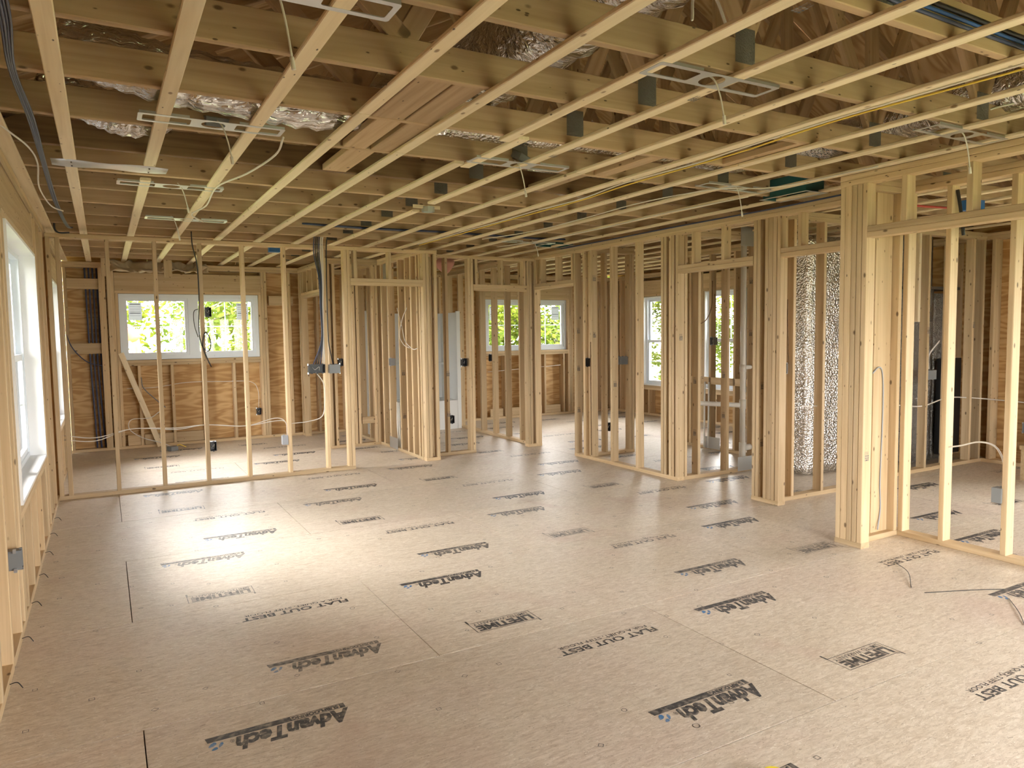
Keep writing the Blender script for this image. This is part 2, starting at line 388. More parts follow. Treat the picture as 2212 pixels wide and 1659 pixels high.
# fastener marks: small printed circles, diamonds and squares
V, F = [], []
rnd = random.Random(3)
for i in range(-2, 40):
    for j in range(0, 20):
        x = -.32+i*.2033; y = 1.2+j*.405+(.2 if i % 3 == 1 else 0)
        if x > 8.3 or rnd.random() < .45: continue
        x += rnd.uniform(-.03, .03); y += rnd.uniform(-.05, .05)
        k = rnd.choice((4, 4, 10)); r_ = rnd.uniform(.012, .016); w = .0032; n = len(V); a0 = rnd.choice((0, math.pi/4))
        for q in range(k):
            a = 2*math.pi*q/k+a0; V += [(x+r_*math.cos(a), y+r_*math.sin(a), .0007), (x+(r_-w)*math.cos(a), y+(r_-w)*math.sin(a), .0007)]
        for q in range(k): F.append((n+2*q, n+2*((q+1) % k), n+2*((q+1) % k)+1, n+2*q+1))
mk = pydata('fastener_marks', V, F); mk.materials.append(M['ink']); o = link('fastener_marks', mk, floor); o['kind'] = 'stuff'; o.color = (.85, .85, .85, 1)

# ------------------------------------------------------------------ framed walls
def wall(name, label, axis, pos, s, e, studs, gaps=(), thick=T, top=2, zp=ZP, cripples=(), base_off=()):
    """axis 0: wall runs along X with front face at Y=pos; axis 1: runs along Y with front face at X=pos.
    studs: near-left coordinates; gaps: (from, to, header bottom z); cripples: positions above headers"""
    w = struct(name, label, ((s, pos, 0) if axis == 0 else (pos, s, 0)))
    def B(nm, a0, a1, z0, z1, t0=0, t1=None, mk='stud'):
        t1 = thick if t1 is None else t1
        if axis == 0: return bar(w, nm, (a0, pos+t0, z0), (a1, pos+t1, z1), mk)
        return bar(w, nm, (pos+t0, a0, z0), (pos+t1, a1, z1), mk)
    cur = s
    for g0, g1, hz in sorted(gaps):
        if g0 > cur: B('bottom_plate', cur, g0, 0, S)
        cur = g1
    if cur < e: B('bottom_plate', cur, e, 0, S)
    for k in range(top): B('top_plate', s, e, zp+k*S+.0005*k, zp+(k+1)*S)
    for x in studs: B('stud', x+.0009, x+S-.0009, S, zp)
    for g0, g1, hz in gaps:
        if hz is None: continue
        B('header', g0-.0, g1+.0, hz, hz+S-.0005); B('header', g0, g1, hz+S, hz+2*S)
        for c in cripples:
            if g0-.01 <= c <= g1: B('cripple_stud', c, c+S, hz+2*S, zp)
    return w, B

# partition across the far end of the room
wA, BA = wall('wall_far_partition', 'open stud partition across the far end of the room', 0, 7.86, -.42, 3.44,
   [-.42, -.345, .052, .455, .86, 1.262, 1.678, 2.09, 2.328, 2.3665, 3.262, 3.302, 3.4], [(2.405, 3.261, 2.05)], top=1, cripples=(2.445, 2.845))
# jog wall with the bathroom door
wF, BF = wall('wall_bathroom_front', 'short stud wall with a doorway in front of the tub', 0, 8.1, 3.44, 4.92,
   [3.45, 3.645, 3.955, 3.994, 4.8, 4.84], [(4.033, 4.8, 2.03)], top=1, zp=2.418, cripples=(4.06, 4.42, 4.75))
wB, BB = wall('wall_bathroom_side', 'stud wall beside the tub running away to the back wall', 1, 3.258, 7.95, 11.05,
   [7.96, 8.05, 8.24, 8.42, 8.66, 9.05, 9.3, 9.5, 9.9, 10.3, 10.7, 11.0])
wC, BC = wall('wall_closet_front', 'narrow stud wall facing the partition beside the closet', 0, 9.45, 2.574, 3.258,
   [2.574, 2.64, 2.9, 2.95, 3.18, 3.22])
wE, BE = wall('wall_closet_side', 'closet side wall with a doorway and three short studs over it', 1, 2.574, 9.54, 11.05,
   [9.54, 9.6, 10.86, 10.9, 11.01], [(9.64, 10.86, 2.05)], cripples=(9.9, 10.2, 10.5, 10.75))
wG, BG = wall('wall_bathroom_far_side', 'stud wall between the bathroom and the far bedroom', 1, 4.905, 8.19, 11.05,
   [8.2, 8.48, 8.87, 9.26, 9.64, 10.02, 10.4, 10.8])
# long wall at the side of the room
wR, BR = wall('wall_side_corridor', 'long stud wall with three doorways down the side of the room', 1, 4.92, 3.16, 8.19,
   [8.1, 8.14, 7.172, 6.985, 6.845, 6.462, 6.02, 5.618, 5.575, 5.5, 5.46, 5.404, 4.424, 4.384, 4.3, 4.213, 4.172],
   [(7.21, 8.1, 2.05), (4.463, 5.404, 2.055), (3.2, 4.172, 2.09)], cripples=(7.225, 7.57, 7.95, 8.06, 5.18, 4.8, 3.97))
BR('stud', 6.93, 6.985, S, ZP, .05, .088); BR('stud', 4.25, 4.3, S, ZP)
wH, BH = wall('wall_washroom_front', 'stud wall turning off the corridor in front of the white vent pipe', 0, 5.404, 5.01, 6.69,
   [5.012, 5.19, 5.59, 5.98, 6.38])
wI, BI = wall('wall_utility_front', 'low stud wall in front of the silver wrapped duct', 0, 4.25, 5.01, 6.15, [5.02, 5.177, 5.57, 6.0])
wK, BK = wall('wall_utility_rear', 'stud wall in front of the dark insulated furnace', 0, 4.38, 6.85, 8.42,
   [6.86, 7.07, 7.36, 7.77, 8.175, 8.37])
wM, BM = wall('wall_bedroom_stub', 'short stud return inside the bright bedroom', 0, 7.03, 5.01, 5.70, [5.25, 5.62, 5.66])
wN, BN = wall('wall_washroom_plumbing', 'plumbing stud wall with blocking behind the vent pipe', 1, 6.6, 5.494, 7.12, [5.5, 5.85, 6.25, 6.65, 7.0, 7.08])
BN('blocking', 5.888, 7.0, .82, .909, .0, S)
# wide opening beside the heavy post
wO, BO = wall('wall_near_opening', 'header on a heavy post over the wide opening', 1, 4.41, -.6, 3.246,
   [3.206, 3.12, 3.081, 3.042, -.6, -.56], [(-.5, 3.042, 2.09)], cripples=(2.775, 2.38, 1.97, 1.56, 1.1, .7, .3, -.1), zp=2.447)
BO('stud', 3.158, 3.206, S, 2.447)
wJ, BJ = wall('wall_post_return', 'short boarded return behind the heavy post', 0, 3.12, 4.5, 4.93, [4.505, 4.89])
BJ('stud', 4.6, 4.69, S, ZP, .05, .088); BJ('stud', 4.7, 4.886, S, ZP, .05, .088)
wP, BP = wall('wall_near_side', 'open stud wall behind the wide opening', 1, 4.93, -.6, 3.12, [3.08, 2.79, 2.395, 1.99, 1.58, 1.17, .76, .35, -.06, -.47])
# spare blocks and braces
BH('blocking', 6.1, 6.38, .9, .989, 0, S)
bl = bar(wC, 'blocking', (3.0, 9.46, .3), (3.18, 9.5, .39))
bar(wK, 'stud', (7.11, 4.33, 1.55), (7.148, 4.38, ZP), 'strap')

V, F = [], []
for gx in range(3):
    for gy in range(3): rect(V, F, -.02+gx*.0145, -.02+gy*.0145, -.02+gx*.0145+.011, -.02+gy*.0145+.011)
for gy in range(3): rect(V, F, -.045, -.02+gy*.0145, -.024, -.02+gy*.0145+.004)
me_stamp = pydata('grade_stamp', V, F); me_stamp.materials.append(M['ink'])
def stamp(w, p, rot):
    o = link('grade_stamp', me_stamp, w, None, Vector(p)-w.location, rot); o.color = (.75, .75, .75, 1); o['kind'] = 'stuff'
rs = random.Random(9)
for w, y, zs in ((wR, 7.172, (.55, 1.05, 1.5)), (wR, 6.845, (1.45, 2.1)), (wR, 5.618, (.5, .98)), (wR, 4.384, (.5, 1.0)), (wR, 6.462, (.9,)), (wR, 5.404, (1.42,))):
    for z in zs: stamp(w, (4.962, y-.0002+.0009, z), (R(90), R(90), 0))
for x, zs in ((5.19, (.45, .98)), (5.59, (.6, 1.02)), (5.98, (1.45, 2.0))):
    for z in zs: stamp(wH, (x+.0005, 5.45, z), (R(90), R(90), R(-90)))
for w, x, y, zs in ((wF, 3.645, 8.1, (.5, 1.0)), (wB, 3.2995, 8.05, (.9, 1.5)), (wB, 3.2995, 8.66, (.45, 1.0)), (wO, 4.455, 3.0425, (.62, )), (wK, 7.36, 4.3795, (1.45,)), (wK, 8.19, 4.3795, (1.5,))):
    for z in zs: stamp(w, (x+.019 if w in (wF, wK) else x, y-.0003, z), (R(90), R(90), 0))
for x, y in ((1.985, 1.62), (2.32, 2.45), (2.32, 3.6), (1.99, 5.2)):
    o = link('grade_stamp', me_stamp, None, None, (x-.0, y, ZS-.0006), (R(180), 0, R(90))); o.parent = None; stamps_on_straps = globals().setdefault('SST', []); SST.append(o)

# outer walls: 2x6 studs, plywood sheathing, windows cut by sections
D6 = .14
def outer(name, label, axis, face, sgn, s, e, wins, skip=()):
    """face: inner face coordinate, sgn: outward direction; wins: (from, to, z0, z1, header_h)"""
    w = struct(name, label, ((s, face, 0) if axis == 0 else (face, s, 0)))
    def B(nm, a0, a1, z0, z1, t0=0, t1=D6, mk='stud', grain=None):
        u0, u1 = face+sgn*t0, face+sgn*t1
        if axis == 0: return bar(w, nm, (a0, u0, z0), (a1, u1, z1), mk, grain)
        return bar(w, nm, (u0, a0, z0), (u1, a1, z1), mk, grain)
    B('bottom_plate', s, e, 0, S)
    for k in range(2): B('top_plate', s, e, ZP+k*S, ZP+(k+1)*S)
    x = s; k = 0
    while x < e-S:
        hit = [q for q in wins if q[0]-.16 < x+S and x < q[1]+.16]
        if not hit: B('stud', x, x+S, S, ZP)
        else:
            q = hit[0]
            if q[0]+.05 < x < q[1]-.05 and q[2] > .1: B('cripple_stud', x, x+S, S, q[2]-2*S)
        x += .4064; k += 1
    B('stud', e-S, e, S, ZP)
    for a, b, z0, z1, hh in wins:
        for i in range(3):
            B('stud', a-S*(i+1)-.002*i, a-S*i-.002*i, S, ZP if i else z1); B('stud', b+S*i+.002*i, b+S*(i+1)+.002*i, S, ZP if i else z1)
        if z0 > .1: B('sill_plate', a, b, z0-S, z0); B('sill_plate', a, b, z0-2*S-.001, z0-S-.001)
        B('header', a-S, b+S, z1, z1+S); B('header', a-S, b+S, z1+S+.001, min(z1+S+.24, ZP), 0, .04); B('header', a-S, b+S, z1+S+.001, min(z1+S+.24, ZP), .1, D6)
    # sheathing panels (plywood, 1.22 x 2.44) with the window openings left out
    cuts = sorted({s, e} | {v for q in wins for v in q[:2]} | {s+1.22*i for i in range(1, 14) if s+1.22*i < e})
    for a, b in zip(cuts, cuts[1:]):
        if b-a < .01: continue
        q = [q for q in wins if q[0] < (a+b)/2 < q[1]]
        ht = 2.545 if axis == 0 else 2.755
        segs = [(-.2, 1.22), (1.22, ht)] if not q else [(-.2, q[0][2]), (q[0][3], ht)]
        for z0, z1 in segs: B('sheathing_panel', a, b, z0, z1, D6, D6+.012, 'ply', 0 if axis == 0 else 1)
    return w, B
wins_back = [(.2, 2.0, 1.2, 2.1, .24), (5.72, 7.41, 1.18, 2.08, .24)]
wins_left = [(4.57, 6.42, .62, 2.13, .24), (8.35, 9.72, .62, 2.1, .24)]
wins_right = [(9.25, 10.15, .53, 2.1, .24), (7.75, 8.62, .55, 2.12, .24), (1.2, 3.0, .6, 2.12, .24), (-1.0, .6, .6, 2.12, .24)]
wins_front = [(1.7, 4.4, .04, 2.13, .24), (5.6, 7.4, .6, 2.13, .24)]  # assumed glass door and window, added to bring in light from behind
wBack, BBk = outer('wall_back', 'plywood sheathed outer wall with a wide window', 0, YB, 1, XL, XR, wins_back)
wLeft, BLf = outer('wall_left', 'outer stud wall with white lined windows', 1, XL, -1, YF, YB, wins_left)
wRight, BRt = outer('wall_right', 'plywood sheathed outer wall beyond the rooms', 1, XR, 1, YF, YB, wins_right)
wFront, BFr = outer('wall_front', 'outer wall behind the viewpoint', 0, YF, -1, XL, XR, wins_front)
# let-in blocking between the back wall studs
for a, b, z in ((.235, .395, .04), (.44, .8, .04), (.84, 1.19, .04), (-.38, -.02, 1.3), (-.38, -.02, 2.15), (2.15, 2.5, 1.95), (5.8, 6.05, .04), (6.1, 6.45, .04), (6.5, 6.85, .04), (6.9, 7.25, .04)):
    BBk('blocking', a, b, z, z+.14, .02, .058)
BBk('stud', -.02, .018, S, ZP, -.06, D6); BBk('stud', .02, .058, S, ZP)

# ------------------------------------------------------------------ windows
def window(name, label, axis, face, sgn, a, b, z0, z1, style, jamb=0, depth=.05, stick_=True):
    """frame set from `depth` outward of the inner face; style: casement pair or double hung"""
    w = struct(name, label, ((a, face, z0) if axis == 0 else (face, a, z0)))
    def pt(u, t, z): return (u, face+sgn*t, z) if axis == 0 else (face+sgn*t, u, z)
    base = w.location
    def part(nm, L, mk, parent=None):
        me = boxes(nm, [(Vector(pt(u0, t0, q0))-base, Vector(pt(u1, t1, q1))-base) for u0, u1, t0, t1, q0, q1 in L]); me.materials.append(M[mk])
        return link(nm, me, parent or w)
    def rpart(nm, u0, u1, q0, q1, f_, t0, t1, mk):
        ax = 1 if axis == 0 else 0
        ba = base.x if axis == 0 else base.y
        me = ring(nm, (u0-ba, q0-base.z), (u1-ba, q1-base.z), (u0+f_-ba, q0+f_-base.z), (u1-f_-ba, q1-f_-base.z), ax, sgn*t0, sgn*t1); me.materials.append(M[mk]); return link(nm, me, w)
    f = .05; d0, d1 = depth, depth+.085; e = .004
    a, b, z0, z1 = a+e, b-e, z0+e, z1-e
    rpart('frame', a, b, z0, z1, f, d0, d1, 'white')
    rpart('gasket', a-.0035, b+.0035, z0-.0035, z1+.0035, .0034, d0+.002, d0+.012, 'gasket')
    lites = []
    if style == 'casement':
        mid = (a+b)/2; part('mullion', [(mid-.045, mid+.045, d0, d1, z0+f, z1-f)], 'white')
        for u0, u1 in ((a+f, mid-.045), (mid+.045, b-f)): lites.append((u0, u1, z0+f, z1-f, d0+.02))
        part('crank', [(a+.45, a+.62, d0-.02, d0, z0+.015, z0+.04)], 'white'); part('crank', [(b-.62, b-.45, d0-.02, d0, z0+.015, z0+.04)], 'white')
        part('latch', [(mid-.07, mid-.055, d0-.012, d0, z0+.12, z0+.25)], 'white')
    elif style == 'single':
        lites.append((a+f, b-f, z0+f, z1-f, d0+.02))
    else:
        zm = (z0+z1)/2; n = 2 if b-a > 1.2 else 1; W_ = (b-a)/n
        if n == 2: part('mullion', [((a+b)/2-.03, (a+b)/2+.03, d0, d1, z0+f, z1-f)], 'white')
        for i in range(n):
            u0, u1 = a+W_*i+.035, a+W_*(i+1)-.035
            lites.append((u0, u1, zm-.02, z1-f*.8, d0+.045)); lites.append((u0, u1, z0+f*.8, zm+.02, d0+.01))
    for i, (u0, u1, q0, q1, t) in enumerate(lites):
        r = .045
        s_ = rpart('sash', u0, u1, q0, q1, r, t, t+.03, 'white')
        part('pane', [(u0+r, u1-r, t+.014, t+.018, q0+r, q1-r)], 'glass', s_)
        um, qm = (u0+u1)/2, (q0+q1)/2
        part('muntin', [(um-.008, um+.008, t+.019, t+.026, q0+r, q1-r)], 'white', s_); part('muntin', [(u0+r, u1-r, t+.02, t+.027, qm-.008, qm+.008)], 'white', s_)
        if stick_ and (style != 'hung' or i % 2 == 0):
            su = u0+r+.02 if i == 0 else u1-r-.2
            part('sticker', [(su, su+.16, t+.011, t+.0125, q1-r-.26, q1-r-.02)], 'sticker', s_)
            part('sticker_print', [(su+.015, su+.145, t+.0095, t+.0105, q1-r-.05-k*.03, q1-r-.05-k*.03+(.012 if k in (0, 4) else .004)) for k in range(6)], 'stickerink', s_)['kind'] = 'stuff'
    if jamb:
        j = .018; part('jamb_board', [(a-.002, a+j, -.012, d0, z0, z1)], 'drywall'); part('jamb_board', [(b-j, b+.002, -.012, d0, z0, z1)], 'drywall')
        part('jamb_board', [(a+j, b-j, -.012, d0, z1-j, z1)], 'drywall'); part('stool_board', [(a+j, b-j, -.012, d0, z0, z0+j)], 'drywall')
    nrm = {(0, 1): (R(90), 0, 0), (0, -1): (R(-90), 0, 0), (1, 1): (R(90), 0, R(-90)), (1, -1): (R(90), 0, R(90))}
    # portal just outside the glass, facing in
    c = pt((a+b)/2, .2, (z0+z1)/2)
    rot = {(0, 1): (R(-90), 0, 0), (0, -1): (R(90), 0, 0), (1, 1): (0, R(90), 0), (1, -1): (0, R(-90), 0)}[(axis, sgn)]
    sx, sy = (b-a, z1-z0) if axis == 0 else (z1-z0, b-a)
    portal('daylight_portal', c, rot, sx, sy)
    return w
window('window_1', 'white casement pair in the plywood back wall', 0, YB, 1, *wins_back[0][:4], 'casement', depth=.03)
window('window_2', 'white casement pair seen through the bathroom studs', 0, YB, 1, *wins_back[1][:4], 'casement', depth=.05)
window('window_3', 'tall white sash window beside the near outer wall', 1, XL, -1, *wins_left[0][:4], 'hung', jamb=1, depth=.09)
window('window_4', 'white lined window of the room beyond the partition', 1, XL, -1, *wins_left[1][:4], 'hung', jamb=1, depth=.09)
window('window_5', 'tall sash window of the bright bedroom', 1, XR, 1, *wins_right[0][:4], 'hung', jamb=1, depth=.06)
window('window_6', 'tall sash window behind the washroom', 1, XR, 1, *wins_right[1][:4], 'hung', jamb=1, depth=.06)
window('window_7', 'sash window of the near side room', 1, XR, 1, *wins_right[2][:4], 'hung', depth=.06)
window('window_8', 'sash window of the near side room by the front', 1, XR, 1, *wins_right[3][:4], 'hung', depth=.06)
window('added_window_9', 'assumed wide glass door, added behind the viewpoint to light the foreground', 0, YF, -1, *wins_front[0][:4], 'casement', depth=.04, stick_=False)
window('added_window_10', 'assumed front window, added behind the viewpoint for daylight', 0, YF, -1, *wins_front[1][:4], 'casement', depth=.04)

# ------------------------------------------------------------------ ceiling: trusses, strapping, roof
ceil = struct('ceiling', 'open timber trusses with strapping boards beneath')
XM = (XL+XR)/2; HE = ZJ+.12; PIT = .5
def roofz(x): return HE+.12+(XM-abs(x-XM)-XL)*PIT
bn = [XL-.14, 1.1, 2.33, 4.08, 5.9, 7.1, XR+.14]
tn = [.6, 1.75, 3.1, XM, 4.9, 6.3, 7.5]
TY = [3.385+.6096*k for k in range(-11, 13)]
def truss(y, dark):
    t = empty('truss', (0, y, 0), ceil); yc = y+S/2
    mk = 'olddark' if dark else 'joist'
    bar(t, 'bottom_chord', (XL-.14, y, ZJ), (XR+.14, y+S, ZJ+.14), mk)
    for x0, x1 in ((XL-.6, XM), (XR+.6, XM)):
        stick(t, 'top_chord', (x0, yc, roofz(x0)-.075), (x1, yc, roofz(XM)-.075), S, .14, 'joist')
    zt = lambda x: roofz(x)-.15
    for x0, x1 in ((1.1, .6), (1.1, 1.75), (2.33, 1.75), (2.33, 3.1), (4.08, 3.1), (4.08, XM), (4.08, 4.9), (5.9, 4.9), (5.9, 6.3), (7.1, 6.3), (7.1, 7.5)):
        stick(t, 'web', (x0, yc, ZJ+.13), (x1, yc, zt(x1)), S-.002, .089, 'joist')
    for x in (2.33, 4.08, 5.9):
        pl = boxes('nail_plate', [((-.055, -.0012, -.07), (.055, 0, .07))]) if 'np' not in _cache else _cache['np']
        if 'np' not in _cache: pl.materials.append(M['galvdark']); _cache['np'] = pl
        link('nail_plate', pl, t, None, (x, 0, ZJ+.115))
for i, y in enumerate(TY):
    if y > YB+.1 or y < YF: continue
    truss(y, i == 13)
# strapping boards
def strap(x, segs, w=.064):
    for a, b, dx in segs: bar(ceil, 'strapping_board', (x+dx, a, ZS), (x+dx+w, b, ZJ-.0005), 'strap')
full = [(YF, 4.9, 0), (4.905, YB+.1, 0)]
for k in range(-1, 22):
    x = -.148+.4055*k
    if k == -1: strap(-.47, [(YF, YB+.1, 0)], .115); continue
    if x > XR-.06: break
    if k == 0: strap(x, [(YF, 4.98, 0), (5.0, YB+.1, 0)])
    elif k == 1: strap(x, [(YF, 4.86, 0), (5.3, YB+.1, 0)])
    elif k == 5: strap(x, [(YF, 3.44, 0), (3.36, 4.08, .075), (4.0, YB+.1, 0)])
    elif k == 6: strap(x, [(YF, 5.33, -.02), (5.7, YB+.1, .0)])
    else: strap(x, [(YF, 3.3+.6*(k % 3), 0), (3.305+.6*(k % 3), YB+.1, 0)])
for o in SST: o.parent = ceil; o['kind'] = 'stuff'; o.color = (.7, .7, .7, 1)
# blocking between trusses, on the flat under the chords
for x0, x1, i in ((1.33, 1.47, 10), (1.16, 1.32, 10), (1.36, 1.5, 11), (1.2, 1.33, 11), (1.25, 1.4, 12), (2.9, 3.0, 11), (3.45, 3.58, 10), (2.75, 2.87, 12)):
    bar(ceil, 'blocking', (x0, TY[i]+S, ZJ+.002), (x1, TY[i+1], ZJ+.04), 'joist')
# roof
roof = struct('roof', 'plywood roof decking over the trusses')
for sgn in (-1, 1):
    for j in range(3):
        for k in range(12):
            ya = YF-.15+1.22*k; yb = min(ya+1.218, YB+.2)
            u0, u1 = j*2.0, j*2.0+1.997
            xa = XM+sgn*u0*.894; xb = XM+sgn*min(u1*.894, XM-XL+.55)
            if yb-ya < .05 or abs(xb-XM) <= abs(xa-XM): continue
            p, q = Vector((xa, (ya+yb)/2, roofz(XM)-abs(xa-XM)*PIT)), Vector((xb, (ya+yb)/2, roofz(XM)-abs(xb-XM)*PIT))
            o = stick(roof, 'roof_panel', p, q, yb-ya, .013, 'roofply')
for y, nm in ((YB+.145, 'gable_panel'), (YF-.157, 'gable_panel')):
    for k in range(8):
        xa = XL-.15+k*1.15; xb = min(xa+1.148, XR+.15)
        if xa < XM < xb: xs = [xa, XM, xb]
        else: xs = [xa, xb]
        top_ = [(x, roofz(x)) for x in xs]
        poly = [(xa, 2.545), (xb, 2.545)] + top_[::-1]; n = len(poly)
        V = [(x-xa, yy, z-2.545) for yy in (0, .012) for x, z in poly]
        F = [tuple(range(n)), tuple(reversed(range(n, 2*n)))] + [(i, n+i, n+(i+1) % n, (i+1) % n) for i in range(n)]
        me = pydata(nm, V, F); link(nm, me, roof, 'ply', (xa, y, 2.545))

# ------------------------------------------------------------------ electrical boxes
def gang_box(name, label, c, face, gangs=1, mk='black', group=None, tilt=0):
    """open-fronted device box; face: unit direction of the open side; ears and screw bosses"""
    w, h, d, t = .058*gangs, .095, .07, .004
    o = thing(name, label, 'outlet box', c, group)
    b = link('body', open_box('body', (-w/2, 0, -h/2), (w/2, d, h/2), t, 1, -1), o, mk)
    for i in range(gangs):
        for q in (-1, 1):
            x = -w/2+.058*i+.029; link('ear', boxes('ear', [((x-.009, -.002, q*h/2-.006), (x+.009, .01, q*h/2+.006))]), o, mk)
    for q in (-1, 1): link('nail_bracket', boxes('nail_bracket', [((-w/2-.012, .02, q*h/2-.01), (-w/2, .034, q*h/2+.01))]), o, 'galv')
    pts = [(-w*.25, d-.01, .02), (-w*.1, .03, -.01), (w*.15, .02, .02), (w*.2, .045, -.02)]
    wi = tube_mesh('wire_tail', pts, .0022, 5, 4); wi.materials.append(M['cable']); link('wire_tail', wi, o)
    ang = {(0, -1): 0, (0, 1): math.pi, (-1, 0): -math.pi/2, (1, 0): math.pi/2}[face]
    o.rotation_euler = (tilt, 0, ang); return o
gang_box('switch_box', 'black three gang switch box under the cable bundle on the partition', (2.005, 7.852, 1.14), (0, -1), 3, 'black')
gang_box('switch_box', 'grey two gang switch box right beside the cable bundle on the partition', (2.185, 7.87, 1.135), (0, 1), 2, 'grey')
gang_box('outlet_box', 'black outlet box low on the partition stud below the hanging cable loop', (.93, 7.855, .39), (0, -1))
gang_box('outlet_box', 'pale grey outlet box low on the partition stud', (1.645, 7.93, .39), (0, 1), 1, 'lgrey')
gang_box('outlet_box', 'black box high on the partition stud in front of the window', (.935, 7.855, 1.75), (0, -1), 1, 'black')
gang_box('outlet_box', 'small black outlet box on the back wall right of the window', (1.95, 11.04, .4), (0, -1), 1, 'black')
gang_box('switch_box', 'black switch box on the closet wall just right of the grey box', (2.73, 9.445, 1.14), (0, -1))
gang_box('outlet_box', 'black outlet box low behind the closet studs', (3.25, 10.33, .3), (-1, 0))
gang_box('outlet_box', 'grey box on the bathroom stud by the looped white cable', (3.25, 9.02, 1.14), (-1, 0), 1, 'lgrey')
gang_box('switch_box', 'black switch box on the stud left of the bathroom doorway', (3.905, 8.12, 1.14), (0, -1))
gang_box('outlet_box', 'black outlet box low on the stud in front of the tub', (3.715, 8.11, .44), (0, -1))
gang_box('switch_box', 'black switch box below the bedroom window seen between studs', (4.9, 9.36, 1.14), (-1, 0))
gang_box('switch_box', 'black switch box on the corridor wall by the bedroom doorway', (4.93, 6.955, 1.14), (-1, 0))
gang_box('switch_box', 'grey switch box on the bedroom stub wall in mid air', (5.56, 7.13, 1.14), (0, 1), 2, 'grey')
gang_box('outlet_box', 'black outlet box low on the bedroom stub wall', (5.32, 7.04, .34), (0, -1))
gang_box('switch_box', 'grey box on the washroom stud in front of the narrow window', (6.58, 6.62, 1.36), (-1, 0), 1, 'grey')
gang_box('switch_box', 'grey switch box with a brown cable on the stud by the silver duct', (5.10, 4.26, 1.16), (0, -1), 1, 'lgrey')
gang_box('switch_box', 'wide grey three gang box seen from behind by the furnace', (7.47, 4.46, 1.0), (0, 1), 3, 'grey')
gang_box('outlet_box', 'dark grey outlet box hanging low on the near side stud', (4.985, 2.455, .42), (1, 0), 1, 'grey')
gang_box('outlet_box', 'grey outlet box on the outer wall stud below the window', (-.395, 4.22, .43), (1, 0), 1, 'grey')
gang_box('outlet_box', 'grey outlet box at the picture edge by the plywood wall', (8.39, 3.93, .42), (-1, 0), 1, 'grey')

# ------------------------------------------------------------------ downlight plates on the strapping
def plate_mesh():
    """flat steel plate .65 x .14 with a round hole and two long slots"""
    cv = bpy.data.curves.new('plate', 'CURVE'); cv.dimensions = '2D'; cv.fill_mode = 'BOTH'; cv.extrude = .0008
    def loop(P):
        sp = cv.splines.new('POLY'); sp.points.add(len(P)-1); sp.use_cyclic_u = True
        for q, p in zip(sp.points, P): q.co = (p[0], p[1], 0, 1)
    def rr(x0, y0, x1, y1, r):
        return [(cx+r*math.cos(R(a)), cy+r*math.sin(R(a))) for cx, cy, a0 in ((x1-r, y1-r, 0), (x0+r, y1-r, 90), (x0+r, y0+r, 180), (x1-r, y0+r, 270)) for a in (a0, a0+30, a0+60, a0+90)]
    loop(rr(-.325, -.07, .325, .07, .012)); loop([(.054*math.cos(R(a)), .054*math.sin(R(a))) for a in range(0, 360, 15)])
    loop(rr(.1, -.046, .305, .046, .01)); loop(rr(-.305, -.046, -.1, .046, .01))
    o = bpy.data.objects.new('plate', cv); C.objects.link(o); bpy.context.view_layer.update()
    me = bpy.data.meshes.new_from_object(o.evaluated_get(bpy.context.evaluated_depsgraph_get())); bpy.data.objects.remove(o); bpy.data.curves.remove(cv)
    me.materials.clear(); me.materials.append(M['galv']); return me
PM = plate_mesh(); RIB = boxes('rib', [((-.105, -.0015, -.006), (.105, .0015, .006))]); RIB.materials.append(M['galv'])
def downlight(x, y, label, drop=.16, dx=.0, tail=True):
    o = thing('downlight_plate', label, 'mounting plate', (x, y, ZS-.001), 'downlight mounting plates under the strapping')
    link('plate', PM, o)
    for q in (-1, 1):
        for p in (-1, 1): link('rib', RIB, o, None, (p*.215, q*.0685, .006))
    if tail:
        c = tube_mesh('lead', [(dx-.02, .02, .03), (dx, .0, 0), (dx+.02, -.01, -drop*.45), (dx+.035, -.015, -drop)], .0035, 6, 5); c.materials.append(M['cable']); l = link('lead', c, o)
        k = tube_mesh('connector', [(dx+.034, -.015, -drop+.005), (dx+.036, -.0155, -drop-.012), (dx+.0385, -.016, -drop-.03)], .007, 8, 3); k.materials.append(M['cable']); link('connector', k, o)
    return o
downlight(.51, 3.79, 'steel light plate with a hanging lead beside the silver flexible duct', .15, .04)
downlight(.53, 2.24, 'steel light plate cut off by the top edge of the picture', .2, -.04)
downlight(2.215, 2.235, 'large steel light plate with a short white lead near the roof webs', .14, .02)
downlight(2.25, 3.87, 'steel light plate below the tilted dark box', .16, .0)
downlight(.45, 5.43, 'pale steel light plate behind the metal strip', .14, .06)
downlight(.68, 6.91, 'far steel light plate just before the partition', .15, -.1)
downlight(4.02, 3.82, 'steel light plate above the second doorway of the corridor', .17, .02)
downlight(4.03, 2.24, 'steel light plate beside the header of the wide opening', .17, .02)
downlight(4.25, 7.12, 'far steel light plate beside the dark register opening', .12, .08)
def driver_box(label, c, rot):
    o = thing('driver_box', label, 'junction box', c); me = boxes('case', [((-.055, -.035, -.022), (.055, .035, .022))]); me.materials.append(M['grey'])
    link('case', me, o); l = boxes('cover_lip', [((-.058, -.037, .02), (.058, .037, .024))]); l.materials.append(M['galvdark']); link('cover_lip', l, o)
    w_ = tube_mesh('lead', [(.03, .02, .02), (.05, .03, .05), (.03, .04, .1)], .003, 5, 4); w_.materials.append(M['cable']); link('lead', w_, o)
    o.rotation_euler = rot
driver_box('tilted dark driver box resting over the light plate', (2.33, 3.98, ZS+.075), (R(25), R(10), R(25)))
driver_box('dark driver box lying over the light plate by the flexible duct', (.55, 4.0, ZS+.07), (R(12), 0, R(8)))
